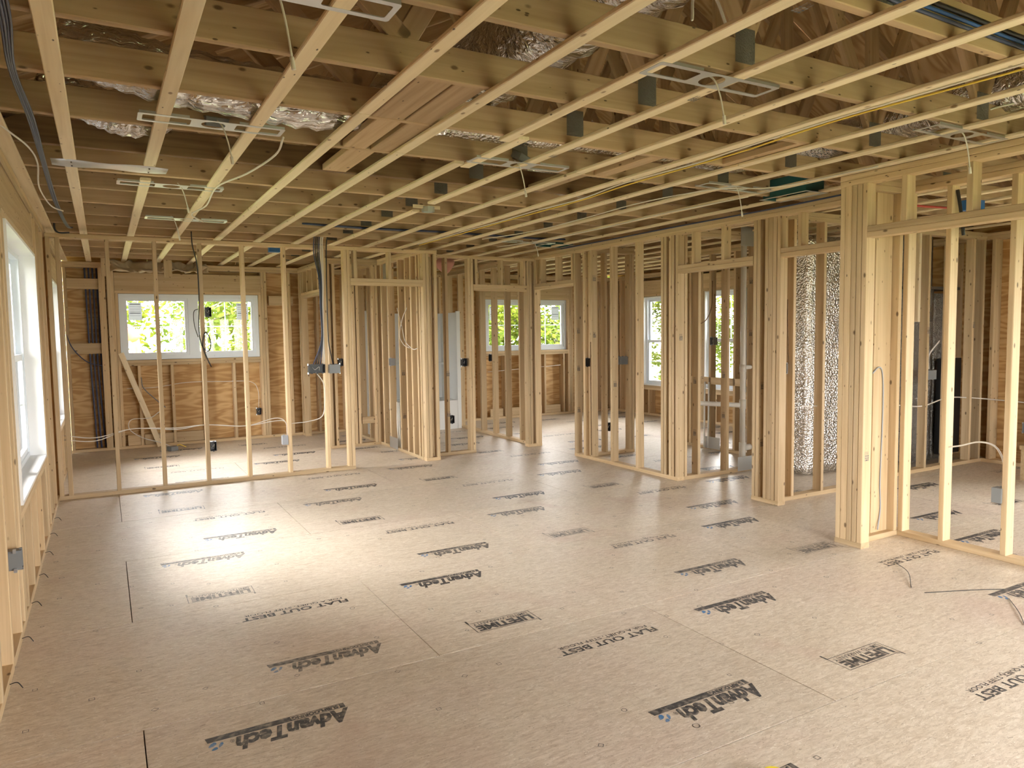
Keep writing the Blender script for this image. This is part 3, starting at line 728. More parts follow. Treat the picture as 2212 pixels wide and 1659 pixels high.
# octagon box on a strap end
o = thing('octagon_box', 'small steel octagon box on the end of a cut strapping board', 'junction box', (2.32, 5.45, ZS-.02))
pts = [(math.cos(R(45*i+22.5)), math.sin(R(45*i+22.5))) for i in range(8)]
V = [(x*r_, y*r_, z) for r_, z in ((.052, -.02), (.052, .02), (.047, .016), (.047, -.02)) for x, y in pts]
F = [(8*k+i, 8*k+(i+1) % 8, 8*(k+1)+(i+1) % 8, 8*(k+1)+i) for k in range(3) for i in range(8)] + [tuple(range(16, 24))]
link('shell', pydata('shell', V, F), o, 'galv')
bh = boxes('mounting_block', [((-.13, -.012, .005), (.1, .0, .03))]); link('mounting_block', bh, o, 'strap')
# galvanised strip
o = thing('metal_strip', 'shiny sheet metal strip nailed across two strapping boards', 'metal strip', (.09, 4.95, ZS-.002))
V, F = [], []
for i in range(9):
    for j in range(4):
        V.append((-.3+i*.075, -.09+j*.06, .004*math.sin(i*1.3+j)))
for i in range(8):
    for j in range(3): F.append((i*4+j, (i+1)*4+j, (i+1)*4+j+1, i*4+j+1))
me = pydata('sheet', V, F, True); sh = link('sheet', me, o, 'galv'); sh.modifiers.new('s', 'SOLIDIFY').thickness = .0015
for x in (-.2, .2):
    for y in (-.05, .05): link('nail_head', boxes('nail_head', [((x-.004, y-.004, -.009), (x+.004, y+.004, -.002))]), o, 'galvdark')

# ------------------------------------------------------------------ flexible ducts and registers above the chords
def flex(name, label, pts, r, seed, mk='foil', cat='duct'):
    rn = random.Random(seed)
    P = smoothpath(pts, 14)
    def rf(i, k, a): return r*(1+.05*math.sin(i*1.9)+.09*noise.noise((i*.35+seed, math.cos(a)*1.7, math.sin(a)*1.7)))
    me = tube_mesh(name, pts, r, 18, 14, rf); me.materials.append(M[mk]); o = link(name, me); return tag(o, label, cat)
flex('flexible_duct', 'long crinkled silver flexible duct lying across the trusses by the light plate', [(-.1, 3.74, 2.79), (.25, 3.73, 2.71), (.7, 3.72, 2.675), (1.15, 3.71, 2.675), (1.6, 3.7, 2.8), (1.9, 3.7, 3.0)], .13, 1)
flex('flexible_duct', 'short silver duct end showing below the dark stained chord by the outer wall', [(-.2, 4.28, 2.78), (.02, 4.27, 2.67), (.2, 4.28, 2.64), (.45, 4.3, 2.75)], .1, 11)
flex('flexible_duct', 'bulging silver flexible duct running up between roof webs', [(1.95, 1.4, 2.95), (1.92, 2.2, 2.93), (1.82, 2.9, 2.88), (1.76, 3.5, 2.86), (1.62, 4.05, 2.84)], .19, 2)
flex('flexible_duct', 'silver flexible duct above the far corridor plates', [(4.55, 2.6, 2.84), (4.62, 3.2, 2.83), (4.5, 3.9, 2.84), (4.2, 4.6, 2.86)], .12, 3)
flex('flexible_duct', 'short silver duct elbow over the wide opening at the picture edge', [(4.6, 1.85, 3.1), (4.45, 1.9, 2.85), (4.35, 2.0, 2.78), (4.3, 2.4, 2.8)], .13, 4)
flex('flexible_duct', 'dull silver duct sagging between the far trusses', [(2.9, 4.75, 2.8), (3.2, 4.85, 2.68), (3.6, 4.8, 2.7), (4.0, 4.7, 2.82)], .1, 5)
flex('rigid_duct', 'perforated foil wrapped duct lying flat across the trusses', [(1.3, 4.08, 2.73), (2.2, 3.98, 2.735), (3.2, 3.92, 2.74), (4.2, 3.9, 2.74)], .075, 6, 'bubble')
flex('flexible_duct', 'silver duct over the bathroom ceiling seen above the door header', [(2.8, 10.0, 2.66), (3.3, 10.1, 2.68), (3.9, 10.2, 2.66)], .09, 7)
def register(name, label, c, sx, sy):
    o = thing(name, label, 'register', c)
    link('boot', open_box('boot', (-sx, -sy, 0), (sx, sy, .14), .006, 2, -1), o, 'tealbox')
    link('flange', ring('flange', (-sx-.02, -sy-.02), (sx+.02, sy+.02), (-sx, -sy), (sx, sy), 2, -.003, 0), o, 'galv')
register('register_boot', 'dark teal duct boot opening above the second corridor doorway', (4.68, 3.86, ZS), .1, .2)
register('register_boot', 'dark duct boot opening above the far end of the corridor', (4.68, 7.25, ZS), .17, .14)

# ------------------------------------------------------------------ cables
def cable(name, label, pts, r=.0045, mk='cable', cat='cable', n=6):
    me = tube_mesh(name, pts, r, 6, n); me.materials.append(M[mk]); return tag(link(name, me), label, cat)
ZC = ZS-.004
pY = [(3.17, 1.2), (3.17, 1.53), (3.16, 2.33), (3.17, 2.95), (3.21, 3.36), (3.17, 4.01), (3.25, 4.62), (3.20, 5.25), (3.22, 5.88), (3.18, 6.49), (3.2, 7.14), (3.15, 7.7)]
cable('yellow_cable', 'yellow electric cable stapled along a strapping board', [(x+.012, y, ZC-(.012 if i % 2 else 0)) for i, (x, y) in enumerate(pY)], .0045, 'yellow')
cable('white_cable', 'white electric cable running beside the yellow cable', [(x-.02+.012*(i % 2), y, ZC) for i, (x, y) in enumerate(pY)], .0045)
for k in range(4):
    cable('blue_cable', 'dark blue cable of the bundle stapled under the trusses by the outer wall',
      [(-.22+k*.01, 2.0, ZC), (-.23+k*.009, 2.75, ZC-.006-.003*(k%2)), (-.255+k*.006, 3.3, ZC-.012), (-.25+k*.008, 4.0, ZC-.004-.004*(k%2)), (-.255+k*.006, 5.0, ZC-.01), (-.265+k*.007, 6.2, ZC-.006-.004*(k%2)), (-.25+k*.006, 7.3, ZC-.004), (-.225+k*.006, 7.62, ZC-.02), (-.21+k*.006, 7.78, ZC+.005)], .0048, 'bluec')['group'] = 'blue cable bundle by the outer wall'
cable('blue_cable', 'dark cable hooking up over the near corner of the partition', [(-.33, 7.7, ZC+.06), (-.33, 7.74, ZC-.02), (-.3, 7.77, ZC-.05), (-.22, 7.78, ZC-.045)], .008, 'black')
cable('white_cable', 'loose white cable snaking along the ceiling beside the outer wall', [(-.42, 4.1, ZC+.02), (-.35, 4.33, ZC), (-.29, 4.59, ZC-.01), (-.28, 5.04, ZC), (-.32, 5.78, ZC-.005), (-.29, 6.42, ZC-.02), (-.22, 6.6, ZC-.03)], .005)
cable('white_cable', 'white cable drooping from the far light plate toward the flexible duct', [(.85, 3.85, ZC-.002), (.88, 4.2, ZC-.01), (.82, 4.75, ZC-.01), (.72, 5.3, ZC-.0), (.72, 5.9, ZC-.03), (.68, 6.5, ZC-.01), (.8, 6.8, ZC-.02)], .006)
cable('white_cable', 'white cable along the strapping above the corridor', [(4.3, 2.9, ZC), (4.2, 3.6, ZC-.01), (3.9, 3.9, ZC+.0), (3.72, 4.5, ZC-.01), (3.8, 5.4, ZC), (3.72, 6.2, ZC-.02), (3.6, 7.0, ZC-.004)], .0045)
cable('white_cable', 'white cable above the corridor close to the plates', [(4.35, 4.0, ZC), (4.25, 4.9, ZC-.008), (4.32, 5.8, ZC), (4.2, 6.9, ZC-.01), (4.1, 7.6, ZC)], .0045)
cable('blue_cable', 'blue cable running along the corridor top plates', [(4.88, 3.3, 2.5), (4.87, 4.2, 2.49), (4.885, 5.2, 2.5), (4.86, 6.2, 2.495), (4.87, 7.4, 2.5)], .007, 'bluec')
for k, mk_ in enumerate(('black', 'brightblue', 'bluec')):
    cable('truss_cable', ['thick black cable fixed to a bottom chord by the roof webs', 'bright blue cable under the thick black cable on the chord', 'third dark cable under the bright blue cable on the chord'][k],
      [(2.2, TY[8]-.008, ZJ+.1-k*.02), (2.7, TY[8]-.009, ZJ+.095-k*.022), (3.1, TY[8]-.01, ZJ+.085-k*.02), (3.5, TY[8]-.009, ZJ+.08-k*.018), (4.3, TY[8]-.008, ZJ+.06-k*.016)], .009 if k == 0 else .007, mk_)
cable('dark_cable', 'dark blue cable threaded across the far trusses', [(1.7, 7.05, ZJ+.03), (2.4, 7.03, ZJ+.02), (3.2, 7.04, ZJ+.03), (4.2, 7.03, ZJ+.02), (4.7, 7.05, ZJ+.03)], .012, 'bluec')
cable('white_cable', 'white cable arching between roof webs at the top of the picture', [(2.6, 1.62, 2.6), (2.75, 1.6, 2.57), (2.95, 1.6, 2.6), (3.2, 1.6, 2.72)], .006)
cable('white_cable', 'thick white cable loop in the upper corner of the picture', [(3.3, 1.45, 2.72), (3.45, 1.43, 2.66), (3.75, 1.4, 2.68), (4.1, 1.4, 2.8)], .007)
cable('white_cable', 'white cable bending behind the roof webs near the large plate', [(1.98, 2.1, 2.66), (2.04, 2.15, 2.78), (2.14, 2.15, 2.8), (2.18, 2.12, 2.68)], .006)
cable('white_cable', 'pair of white cables curling by the duct elbow', [(4.05, 2.25, 2.54), (4.1, 2.2, 2.62), (4.3, 2.1, 2.68), (4.6, 2.0, 2.7)], .005)
# bundle on the partition
for k in range(6):
    x0 = 2.03+.018*k
    cable('bundle_cable', ('dark blue', 'black', 'black', 'dark blue', 'white', 'white')[k]+' cable of the bundle dropping to the three gang switch box', [(x0-.03, 7.75, 2.56), (x0-.03, 7.80, 2.5), (x0-.02, 7.845, 2.35), (2.055+.009*k, 7.848, 2.1), (2.06+.006*k, 7.85, 1.8), (2.06+.005*k, 7.85, 1.45), (1.97+.025*k, 7.87, 1.19)], .006, ('bluec', 'black', 'black', 'bluec', 'cable', 'cable')[k])['group'] = 'cable bundle above the switch box'
cable('black_cable', 'black cable dropping to the two gang switch box', [(2.14, 7.78, 2.55), (2.14, 7.83, 2.45), (2.135, 7.845, 2.1), (2.135, 7.85, 1.5), (2.16, 7.86, 1.3), (2.19, 7.88, 1.18)], .006, 'black')
cable('white_cable', 'white cable looping from the switch boxes down the partition stud', [(2.0, 7.9, 1.1), (2.07, 7.86, .98), (2.078, 7.855, .8), (2.05, 7.88, .62), (1.9, 7.9, .57), (1.72, 7.9, .56)], .005)
for k in range(2):
    cable('white_cable', ['upper of two white cables threaded through the partition studs at knee height', 'lower of two white cables threaded through the partition studs at knee height'][k],
      [(-.36, 7.9, .6-.04*k), (-.1, 7.9, .56-.03*k), (.2, 7.9, .62), (.6, 7.9, .6-.015*k), (.87, 7.9, .61), (1.25, 7.9, .57), (1.55, 7.9, .63-.03*k), (1.66, 7.9, .58), (1.672, 7.9, .44)], .0045)
cable('black_cable', 'black cable hanging down the partition stud into a loop in front of the window', [(.80, 7.76, 2.53), (.81, 7.81, 2.4), (.85, 7.845, 2.2), (.853, 7.85, 1.85), (.84, 7.85, 1.6), (.86, 7.85, 1.42), (.92, 7.85, 1.36), (.945, 7.85, 1.45), (.9, 7.85, 1.55), (.87, 7.85, 1.42), (.9, 7.85, 1.3), (.94, 7.85, 1.2)], .006, 'black')
cable('black_cable', 'thin black cable beside the box high on the partition', [(.84, 7.85, 1.78), (.8, 7.85, 1.75), (.8, 7.85, 1.62), (.83, 7.85, 1.5)], .004, 'black')
cable('purple_cable', 'purple cable sagging across the bay with the dark pipes', [(-.43, 11.06, 1.66), (-.36, 11.05, 1.4), (-.2, 11.045, 1.2), (-.02, 11.05, 1.14), (.0, 11.06, 1.14)], .007, 'bluec')
cable('white_cable', 'white cable crossing the back wall studs under the window', [(.25, 11.06, .82), (.6, 11.07, .82), (1.0, 11.06, .87), (1.5, 11.06, .86), (1.85, 11.06, .84), (1.95, 11.06, .7), (1.95, 11.06, .46)], .005)
cable('grey_cable', 'grey cable hanging from the window corner behind the leaning board', [(.4, 11.1, 1.05), (.43, 11.05, .95), (.45, 11.0, .82), (.6, 10.95, .65), (.7, 10.9, .55)], .007, 'grey')
cable('white_cable', 'white cable end curling on the floor beside the leaning board', [(.62, 10.85, .5), (.5, 10.8, .43), (.28, 10.8, .42), (.25, 10.75, .3), (.4, 10.7, .18), (.62, 10.65, .1), (.72, 10.6, .05)], .006)
cable('white_cable', 'white cable loop tied to the bathroom stud', [(3.25, 8.7, 1.83), (3.25, 8.55, 1.6), (3.25, 8.45, 1.42), (3.25, 8.2, 1.32), (3.25, 8.05, 1.33)], .005)
cable('white_cable', 'second white cable loop crossing the first on the bathroom stud', [(3.245, 8.35, 1.82), (3.245, 8.5, 1.7), (3.245, 8.62, 1.5), (3.245, 8.5, 1.38), (3.245, 8.3, 1.33)], .005)
cable('white_cable', 'white cable crossing the bedroom wall below the casement', [(5.75, 11.06, .83), (6.4, 11.06, .86), (7.25, 11.06, .9)], .006)
cable('brown_cable', 'brown cable running down the corridor stud by the bedroom doorway', [(4.915, 6.86, 1.38), (4.915, 6.862, 1.0), (4.915, 6.86, .5), (4.915, 6.855, .06)], .005, 'olddark')
cable('brown_cable', 'brown cable running up the stud from the grey switch box', [(5.12, 4.245, 1.2), (5.11, 4.245, 1.4), (5.1, 4.245, 1.6), (5.1, 4.245, 1.75)], .005, 'olddark')
cable('grey_cable', 'grey cable stapled down the boarded return behind the heavy post', [(4.68, 3.165, 1.18), (4.74, 3.16, 1.22), (4.79, 3.165, 1.18), (4.805, 3.165, 1.0), (4.8, 3.165, .7), (4.79, 3.165, .4), (4.8, 3.165, .2), (4.75, 3.15, .06)], .005, 'lgrey')
cable('white_cable', 'white cable bowing between two studs of the near side wall', [(4.97, 2.8, .68), (4.98, 2.72, .70), (4.98, 2.6, .74), (4.98, 2.5, .72), (4.975, 2.445, .62), (4.97, 2.44, .5)], .006)
cable('white_cable', 'white cable threaded through the furnace wall studs', [(6.9, 4.42, .72), (7.36, 4.42, .68), (7.8, 4.42, .74), (8.2, 4.42, .72), (8.4, 4.3, .70), (8.4, 3.9, .69)], .007)
cable('white_cable', 'white cable crossing the silver wrapped duct', [(5.2, 4.3, .8), (5.4, 4.3, .81), (5.6, 4.3, .8)], .004)
cable('white_cable', 'white cable coming out of the wide grey box', [(7.5, 4.44, 1.06), (7.6, 4.5, 1.2), (7.7, 4.45, 1.35)], .007)
cable('dark_cable', 'dark cable curving beside the narrow washroom window', [(6.55, 6.9, 1.55), (6.56, 6.7, 1.62), (6.56, 6.6, 1.8), (6.57, 6.6, 2.1)], .005, 'olddark')
cable('black_cable', 'black cable rising above the wide opening', [(4.98, 2.74, 2.1), (4.98, 2.76, 2.25), (4.97, 2.78, 2.4)], .012, 'black')
cable('red_pipe', 'red water pipe across the ceiling of the near side room', [(5.3, 3.7, 2.5), (6.2, 3.6, 2.5), (7.3, 3.3, 2.49), (8.2, 2.8, 2.5)], .01, 'redc', 'pipe')
# dark pipes in the first bay of the back wall
for k in range(4):
    cable('dark_pipe', ['first', 'second', 'third', 'fourth'][k]+' dark flexible pipe from the outer wall in the plywood bay', [(-.17+.045*k, 11.12, 2.43), (-.165+.044*k, 11.12, 1.8), (-.155+.042*k, 11.12, 1.1), (-.14+.045*k, 11.12, .5), (-.13+.05*k, 11.12, .04)], .012, 'bluec', 'pipe')['group'] = 'dark pipes in the plywood bay'

# ------------------------------------------------------------------ plumbing
def pipe(name, label, pts, r, mk='pvc', fittings=()):
    o = thing(name, label, 'pipe', pts[0]); b = Vector(pts[0])
    me = tube_mesh('run', [Vector(p)-b for p in pts], r, 12, 1); link('run', me, o, mk)
    for p, q in fittings:
        f = tube_mesh('coupling', [Vector(p)-b, Vector(q)-b], r*1.18, 12, 1); link('coupling', f, o, mk)
    return o
pipe('vent_pipe', 'white plastic vent pipe rising through the washroom wall', [(5.87, 5.45, .03), (5.87, 5.45, 2.6)], .03, 'pvc', [((5.87, 5.45, .1), (5.87, 5.45, .3)), ((5.87, 5.45, .66), (5.87, 5.45, .76)), ((5.87, 5.45, 1.05), (5.87, 5.45, 1.13))])
pipe('drain_pipe', 'white plastic branch pipe running sideways from the vent pipe near the floor', [(5.9, 5.45, .24), (6.3, 5.45, .27)], .028, 'pvc', [((5.9, 5.45, .24), (6.0, 5.45, .247))])
pipe('drain_pipe', 'white plastic pipe stub crossing behind the washroom studs', [(5.84, 5.46, .7), (5.5, 5.75, .72)], .025, 'pvc', [((5.52, 5.74, .72), (5.48, 5.77, .72))])
pipe('drain_pipe', 'white looped vent arm beside the vent pipe', [(5.9, 5.45, 1.1), (6.05, 5.45, 1.1), (6.07, 5.45, 1.2), (6.07, 5.45, 1.8)], .024)
for k in range(2):
    pipe('supply_pipe', ['left', 'right'][k]+' one of two thin white supply pipes with black caps in the washroom', [(6.56, 6.72-.07*k, .02), (6.57, 6.72-.07*k, .85)], .011, 'pvc')
    pipe('supply_pipe', ['nearer', 'farther'][k]+' of two white supply pipes bending up in the bathroom wall', [(3.3, 8.80+.07*k, .02), (3.3, 8.85+.07*k, .3), (3.31, 8.86+.07*k, .62)], .012, 'pvc')
pipe('vent_pipe', 'white pipe behind the bathroom wall with a wide collar at the top', [(3.3, 9.15, .03), (3.3, 9.15, 2.55)], .02, 'pvc', [((3.3, 9.15, 2.36), (3.3, 9.15, 2.52)), ((3.3, 9.15, .5), (3.3, 9.15, .6))])
def shoe(label, c, a, b):
    o = link('stud_shoe', boxes('stud_shoe', [(a, b)]), None, 'galv', c); o.modifiers.new('b', 'BEVEL').width = .0015; return tag(o, label, 'metal plate')
shoe('grey steel guard plate at the foot of the vent pipe', (5.87, 5.40, .01), (-.12, -.003, 0), (.12, 0, .15))
shoe('grey steel guard plate on the washroom plumbing wall', (6.595, 6.65, .01), (-.003, -.17, 0), (0, .1, .15))
shoe('grey steel guard plate at the foot of the bathroom pipes', (3.254, 8.96, .01), (-.003, -.16, 0), (0, .14, .15))
shoe('grey steel guard plate high on the vent pipe', (5.87, 5.40, 2.36), (-.1, -.003, 0), (.1, 0, .2))
shoe('grey steel guard plate above the bathroom pipes', (3.254, 9.12, 2.2), (-.003, -.08, 0), (0, .08, .22))

# ------------------------------------------------------------------ bathtub with surround
o = thing('bathtub', 'white fibreglass bathtub with tall surround behind bathroom studs', 'bathtub', (4.12, 10.35, 0))
x0, x1, y1 = -.76, .77, .68
link('apron', boxes('apron', [((x0, 0, .0), (x1, .04, .42))]), o, 'tub')
link('rim', ring('rim', (x0, 0), (x1, y1), (x0+.09, .11), (x1-.09, y1-.08), 2, .42, .45), o, 'tub')
V, F = [], []
for k, (s_, z) in enumerate(((0, .43), (.02, .3), (.06, .1), (.1, .06))):
    V += [(x0+.09+s_, .11+s_, z), (x1-.09-s_, .11+s_, z), (x1-.09-s_, y1-.08-s_, z), (x0+.09+s_, y1-.08-s_, z)]
for k in range(3):
    for i in range(4): F.append((4*k+i, 4*k+(i+1) % 4, 4*(k+1)+(i+1) % 4, 4*(k+1)+i))
F.append((12, 13, 14, 15)); link('basin', pydata('basin', V, F), o, 'tub')
for q in (((x0, .03, .45), (x0+.03, y1-.03, 1.83)), ((x1-.03, .03, .45), (x1, y1-.03, 1.83)), ((x0, y1-.03, .45), (x1, y1, 1.83))): link('surround_panel', boxes('surround_panel', [q]), o, 'tub')
for q in (((x1-.05, -.005, .0), (x1+.01, .03, 1.85)), ((x0-.01, -.005, .0), (x0+.03, .03, 1.85))): link('flange', boxes('flange', [q]), o, 'tub')
link('shelf', boxes('shelf', [((x0+.03, y1-.12, 1.0), (x1-.03, y1-.03, 1.03))]), o, 'tub')

# ------------------------------------------------------------------ wrapped duct and furnace in the utility room
def crumple_box(name, a, b, nx, nz, amp, seed):
    V, F = [], []
    P = []
    for z in range(nz+1):
        zz = a[2]+(b[2]-a[2])*z/nz
        ring = []
        for side in range(4):
            for i in range(nx):
                t = i/nx
                if side == 0: x, y, nrm = a[0]+(b[0]-a[0])*t, a[1], (0, -1)
                elif side == 1: x, y, nrm = b[0], a[1]+(b[1]-a[1])*t, (1, 0)
                elif side == 2: x, y, nrm = b[0]-(b[0]-a[0])*t, b[1], (0, 1)
                else: x, y, nrm = a[0], b[1]-(b[1]-a[1])*t, (-1, 0)
                d = amp*noise.noise((x*6+seed, y*6, zz*5))
                ring.append((x+nrm[0]*d, y+nrm[1]*d, zz))
        V += ring
    k = 4*nx
    for z in range(nz):
        for i in range(k): F.append((z*k+i, z*k+(i+1) % k, (z+1)*k+(i+1) % k, (z+1)*k+i))
    F.append(tuple(range(nz*k, nz*k+k))); F.append(tuple(reversed(range(k))))
    return pydata(name, V, F, True)
o = thing('wrapped_duct', 'tall duct wrapped in silver bubble foil behind the corridor studs', 'duct', (6.5, 5.05, 0))
link('wrap', crumple_box('wrap', (-.38, -.2, .02), (.4, .2, 2.42), 10, 28, .035, 2), o, 'bubble')
link('seam_tape', boxes('seam_tape', [((-.2, -.232, .3), (-.14, -.215, 2.3))]), o, 'foil')
o = thing('furnace', 'dark foil insulated furnace cabinet behind the studs', 'furnace', (7.85, 4.85, 0))
link('cabinet', crumple_box('cabinet', (-.42, -.25, .04), (-.02, .25, 1.9), 8, 18, .02, 5), o, 'darkfoil')
link('plenum', crumple_box('plenum', (.02, -.22, .04), (.42, .25, 1.86), 8, 18, .015, 8), o, 'darkfoil')
link('front_panel', boxes('front_panel', [((.06, -.3, .1), (.45, -.25, 1.15))]), o, 'black')
link('collar', boxes('collar', [((-.44, -.27, 1.9), (.44, .27, 1.93))]), o, 'galvdark')
link('flue', crumple_box('flue', (-.15, -.1, 1.93), (.2, .2, 2.5), 5, 6, .01, 3), o, 'darkfoil')
# stool of timber in the near side room
o = thing('step_stool', 'small timber stool at the picture edge by the plywood wall', 'stool', (7.9, 3.5, 0))
link('top', boxes('top', [((-.2, -.15, .3), (.2, .15, .338))]), o, 'stud')
for sx in (-1, 1):
    for sy in (-1, 1): link('leg', boxes('leg', [((sx*.17-.02, sy*.12-.02, 0), (sx*.17+.02, sy*.12+.02, .3))]), o, 'stud')

# ------------------------------------------------------------------ loose things
o = stick(None, 'loose_board', (.62, 10.93, .02), (.2, 11.03, 1.3), .019, .07, 'strap'); tag(o, 'loose board leaning on the back wall under the window corner', 'board')
o = thing('junction_box', 'grey junction box lying on the floor at the foot of the leaning board', 'junction box', (.74, 10.55, .0))
link('body', boxes('body', [((-.05, -.05, 0), (.05, .05, .055))]), o, 'grey'); cl = tube_mesh('lead', [(.05, 0, .04), (.12, .03, .06), (.2, .0, .02)], .006, 6, 5); link('lead', cl, o, 'yellow'); o.rotation_euler = (0, 0, .5)
def wire(label, pts): return cable('wire_offcut', label, pts, .0021, 'black', 'wire')
wire('thin dark wire offcut curling on the floor in front of the printed slogan', [(4.33, 2.74, .003), (4.2, 2.58, .012), (3.99, 2.43, .003)])
wire('thin straight dark wire offcut lying across the floor', [(3.97, 2.34, .003), (4.23, 2.22, .006), (4.4, 2.14, .003)])
wire('thin dark wire offcut at the picture edge', [(4.27, 2.05, .003), (4.1, 1.92, .008), (3.95, 1.82, .003)])
for k in range(7):
    y = 3.7+k*.55
    wire('bent dark wire offcut sticking out beside the outer wall plate', [(-.42, y, .02), (-.39, y-.02, .03), (-.37, y-.03, .005)])['group'] = 'bent wire offcuts along the outer wall plate'
# tape measure only just in view at the lower edge
o = thing('tape_measure', 'yellow tape measure just showing at the bottom edge of the picture', 'tape measure', (1.875, 1.59, 0))
V, F = [], []; k = 20
for z, r_ in ((0, .036), (.004, .04), (.026, .04), (.03, .036)):
    V += [(r_*math.cos(2*math.pi*i/k), r_*math.sin(2*math.pi*i/k), z) for i in range(k)]
for j in range(3):
    for i in range(k): F.append((j*k+i, j*k+(i+1) % k, (j+1)*k+(i+1) % k, (j+1)*k+i))
F += [tuple(range(3*k, 4*k)), tuple(reversed(range(k)))]
link('case', pydata('case', V, F), o, 'tapey'); link('blade_end', boxes('blade_end', [((-.06, .018, .002), (-.03, .032, .02))]), o, 'tape_tip')
# tan sheet bunched over the back window
def drape(label, x0, x1, y, z0, z1, seed):
    V, F = [], []; nx, nz = 26, 14
    for i in range(nx+1):
        for j in range(nz+1):
            u, v = i/nx, j/nz
            a = .05*noise.noise((u*5+seed, v*1.2, 0))+.03*noise.noise((u*11, v*3, seed))
            V.append((x0+(x1-x0)*u+.06*noise.noise((u*3, v*4, seed+5)), y-.25*v+a*2, z1-(z1-z0)*(v**1.4)+.05*noise.noise((u*6+seed, v*4, 2))-.08*math.sin(u*math.pi)*v*(1-v)*3))
    for i in range(nx):
        for j in range(nz): F.append((i*(nz+1)+j, (i+1)*(nz+1)+j, (i+1)*(nz+1)+j+1, i*(nz+1)+j+1))
    o = link('plastic_sheet', pydata('plastic_sheet', V, F, True), None, 'fabric'); o.modifiers.new('t', 'SOLIDIFY').thickness = .003; return tag(o, label, 'plastic sheet')
drape('bunched tan sheet hanging from the ceiling over the back window corner', .12, .75, 10.95, 2.36, 2.52, 1)
drape('second bunched tan sheet tucked over the middle of the back window', .85, 1.3, 10.95, 2.38, 2.52, 4)
def hang_block(x, label):
    o = bar(None, 'hanger_board', (x, 10.72, 2.3), (x+.1, 10.74, 2.53), 'stud'); tag(o, label, 'board')
hang_block(.02, 'short tan board hanging left of the bunched sheet'); hang_block(.75, 'short tan board hanging between the two bunched sheets')
o = link('blue_box', boxes('blue_box', [((-.06, -.04, -.03), (.06, .04, .03))]), None, 'bluebox', (1.75, 8.6, ZS-.03)); tag(o, 'small blue ceiling box beyond the partition', 'ceiling box')
o = link('blue_box', boxes('blue_box', [((-.09, -.05, -.04), (.09, .05, .04))]), None, 'bluebox', (6.2, 3.35, ZS-.04)); tag(o, 'small blue ceiling box above the wide opening', 'ceiling box')
V, F = [], []
for i in range(9):
    for j in range(6):
        a = 2*math.pi*i/9; r_ = (.1, .14, .13, .1, .06, .01)[j]*(1+.15*noise.noise((i*.9, j*.8, 4))); V.append((r_*math.cos(a), r_*math.sin(a), -.045*j))
for i in range(9):
    for j in range(5): F.append((i*6+j, i*6+j+1, ((i+1) % 9)*6+j+1, ((i+1) % 9)*6+j))
o = link('pink_insulation', pydata('pink_insulation', V, F, True), None, 'pinkins', (4.15, 9.2, 2.53)); tag(o, 'sagging pink insulation in the bathroom ceiling', 'insulation')

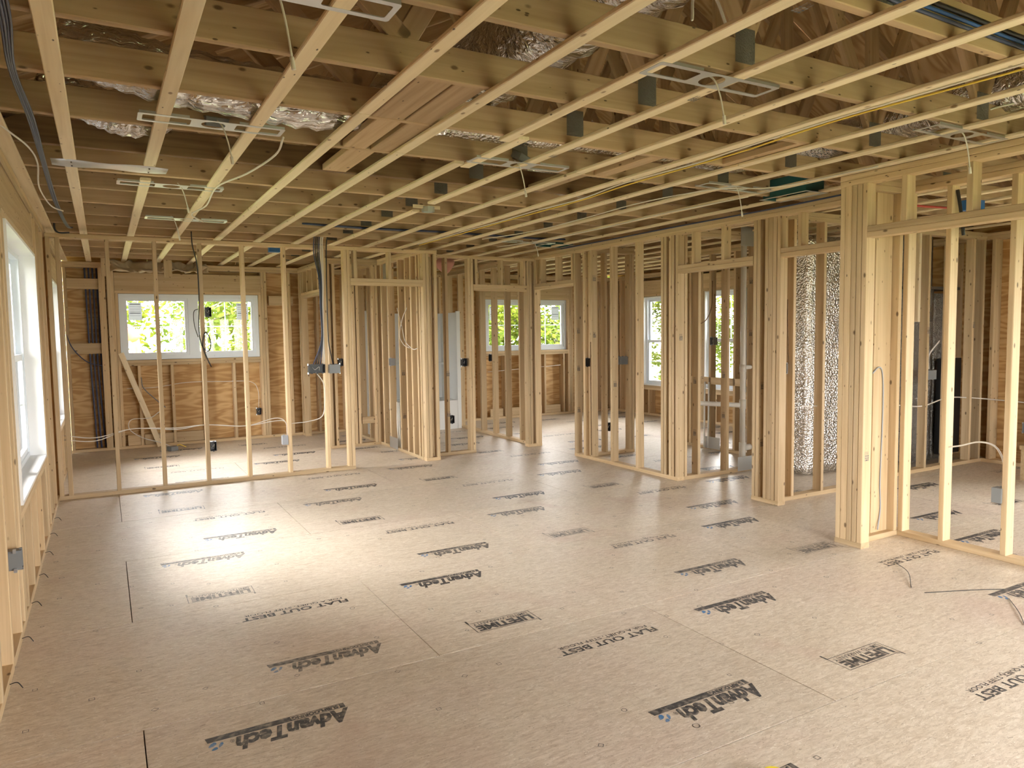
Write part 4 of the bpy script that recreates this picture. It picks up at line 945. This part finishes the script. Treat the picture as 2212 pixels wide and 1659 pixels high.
# ------------------------------------------------------------------ outside
g = boxes('ground', [((-60, -50, -.9), (70, 70, -.7))]); gr = link('ground', g, None, 'grass'); gr['kind'] = 'structure'; gr['label'] = 'grassy ground around the house'
def tree(label, x, y, h, r, seed, mk, nleaf=700, bare=.5):
    rn = random.Random(seed); o = thing('leafy_tree', label, 'tree', (x, y, -.7), 'trees outside the windows')
    tr = tube_mesh('trunk', [(0, 0, 0), (rn.uniform(-.1, .1), rn.uniform(-.1, .1), h*.35), (rn.uniform(-.3, .3), rn.uniform(-.3, .3), h*.7), (rn.uniform(-.4, .4), rn.uniform(-.4, .4), h)], .1, 7, 4, lambda i, k, a: .13*(1-i/16))
    link('trunk', tr, o, 'bark')
    LV, LF = [], []; tips = []
    for b_ in range(20):
        z = h*rn.uniform(.06, .8); a = rn.uniform(0, 2*math.pi); l = r*rn.uniform(.6, 1.2)
        p = [Vector((0, 0, z)), Vector((math.cos(a)*l*.5, math.sin(a)*l*.5, z+l*.2+rn.uniform(-.2, .2))), Vector((math.cos(a)*l, math.sin(a)*l, z+l*.5+rn.uniform(-.3, .3)))]
        me = tube_mesh('branch', p, .03, 5, 4, lambda i, k, a: .035*(1-i/10)); n = len(LV); LV += [v.co.copy() for v in me.vertices]; LF += [tuple(n+i for i in f.vertices) for f in me.polygons]; bpy.data.meshes.remove(me)
        tips += smoothpath(p, 5)[3:]
        for c in range(3):
            s0 = p[1].lerp(p[2], rn.random()); e0 = s0+Vector((rn.uniform(-.6, .6), rn.uniform(-.6, .6), rn.uniform(-.1, .7)))
            me = tube_mesh('twig', [s0, e0], .012, 4, 1); n = len(LV); LV += [v.co.copy() for v in me.vertices]; LF += [tuple(n+i for i in f.vertices) for f in me.polygons]; bpy.data.meshes.remove(me); tips.append(e0)
    link('branches', pydata('branches', LV, LF, True), o, 'bark')
    V, F = [], []
    for i in range(nleaf):
        c = rn.choice(tips)+Vector((rn.gauss(0, .28), rn.gauss(0, .28), rn.gauss(0, .22))); s = rn.uniform(.06, .13)
        u = Vector((rn.gauss(0, 1), rn.gauss(0, 1), rn.gauss(0, .6))).normalized(); w = u.orthogonal().normalized(); n = len(V)
        V += [c-u*s, c+w*s*.6, c+u*s, c-w*s*.6]; F.append((n, n+1, n+2, n+3))
    lf = link('foliage', pydata('foliage', V, F), o, mk); lf['kind'] = 'stuff'
spots = [(-2.2, 22, 4.6, 1.9), (.2, 23, 5.2, 2.1), (2.4, 21.5, 4.8, 2.0), (4.6, 23.5, 5.2, 2.2), (9.2, 21.5, 4.8, 2.0), (12.0, 23, 5.2, 2.2), (14.6, 22, 5, 2.1), (17.4, 22.5, 5.2, 2.2),
         (20.5, 21.0, 5.2, 2.2), (21.5, 17.8, 5.2, 2.2), (20.5, 15.2, 5, 2.2), (22, 12.4, 5.2, 2.2), (21, 9.6, 5, 2.2), (22.5, 6.8, 5.2, 2.2)]
tl = ['nearly bare tree far left in the back window', 'pale twiggy tree behind the left casement', 'twiggy tree in the middle of the back window', 'leafy tree in the right casement of the back window', 'leafy tree at the left of the bedroom casement', 'leafy tree in the middle of the bedroom casement', 'leafy tree at the right of the bedroom casement', 'leafy tree beyond the corner of the bedroom',
      'leafy tree far behind the bedroom sash window', 'bright leafy tree filling the bedroom sash window', 'leafy tree between the two tall sash windows', 'leafy tree behind the washroom sash window', 'leafy tree past the furnace room', 'leafy tree outside the near side room']
for i, (x, y, h, r) in enumerate(spots):
    tree(tl[i], x, y, h, r, i+1, 'leaf1' if i % 2 else 'leaf2', 6500 if i > 2 else 2600)
ex = thing('excavator', 'orange excavator arm outside the back window', 'excavator', (.12, 17.5, -.85))
link('boom', tube_mesh('boom', [(-1.2, 0, .8), (-.4, 0, 2.3), (.25, 0, 2.55), (.5, 0, 2.3)], .13, 8, 4), ex, 'orange')
link('dipper', tube_mesh('dipper', [(.45, 0, 2.4), (.5, 0, 1.7), (.42, 0, 1.2)], .11, 8, 3), ex, 'orange')
link('bucket', boxes('bucket', [((.25, -.2, .9), (.65, .2, 1.25))]), ex, 'grey')
link('body', boxes('body', [((-2.6, -.7, .5), (-1.1, .7, 1.6))]), ex, 'orange')
for q in (-.8, .4): link('track', boxes('track', [((-2.6, q, 0), (-1.0, q+.4, .5))]), ex, 'grey')
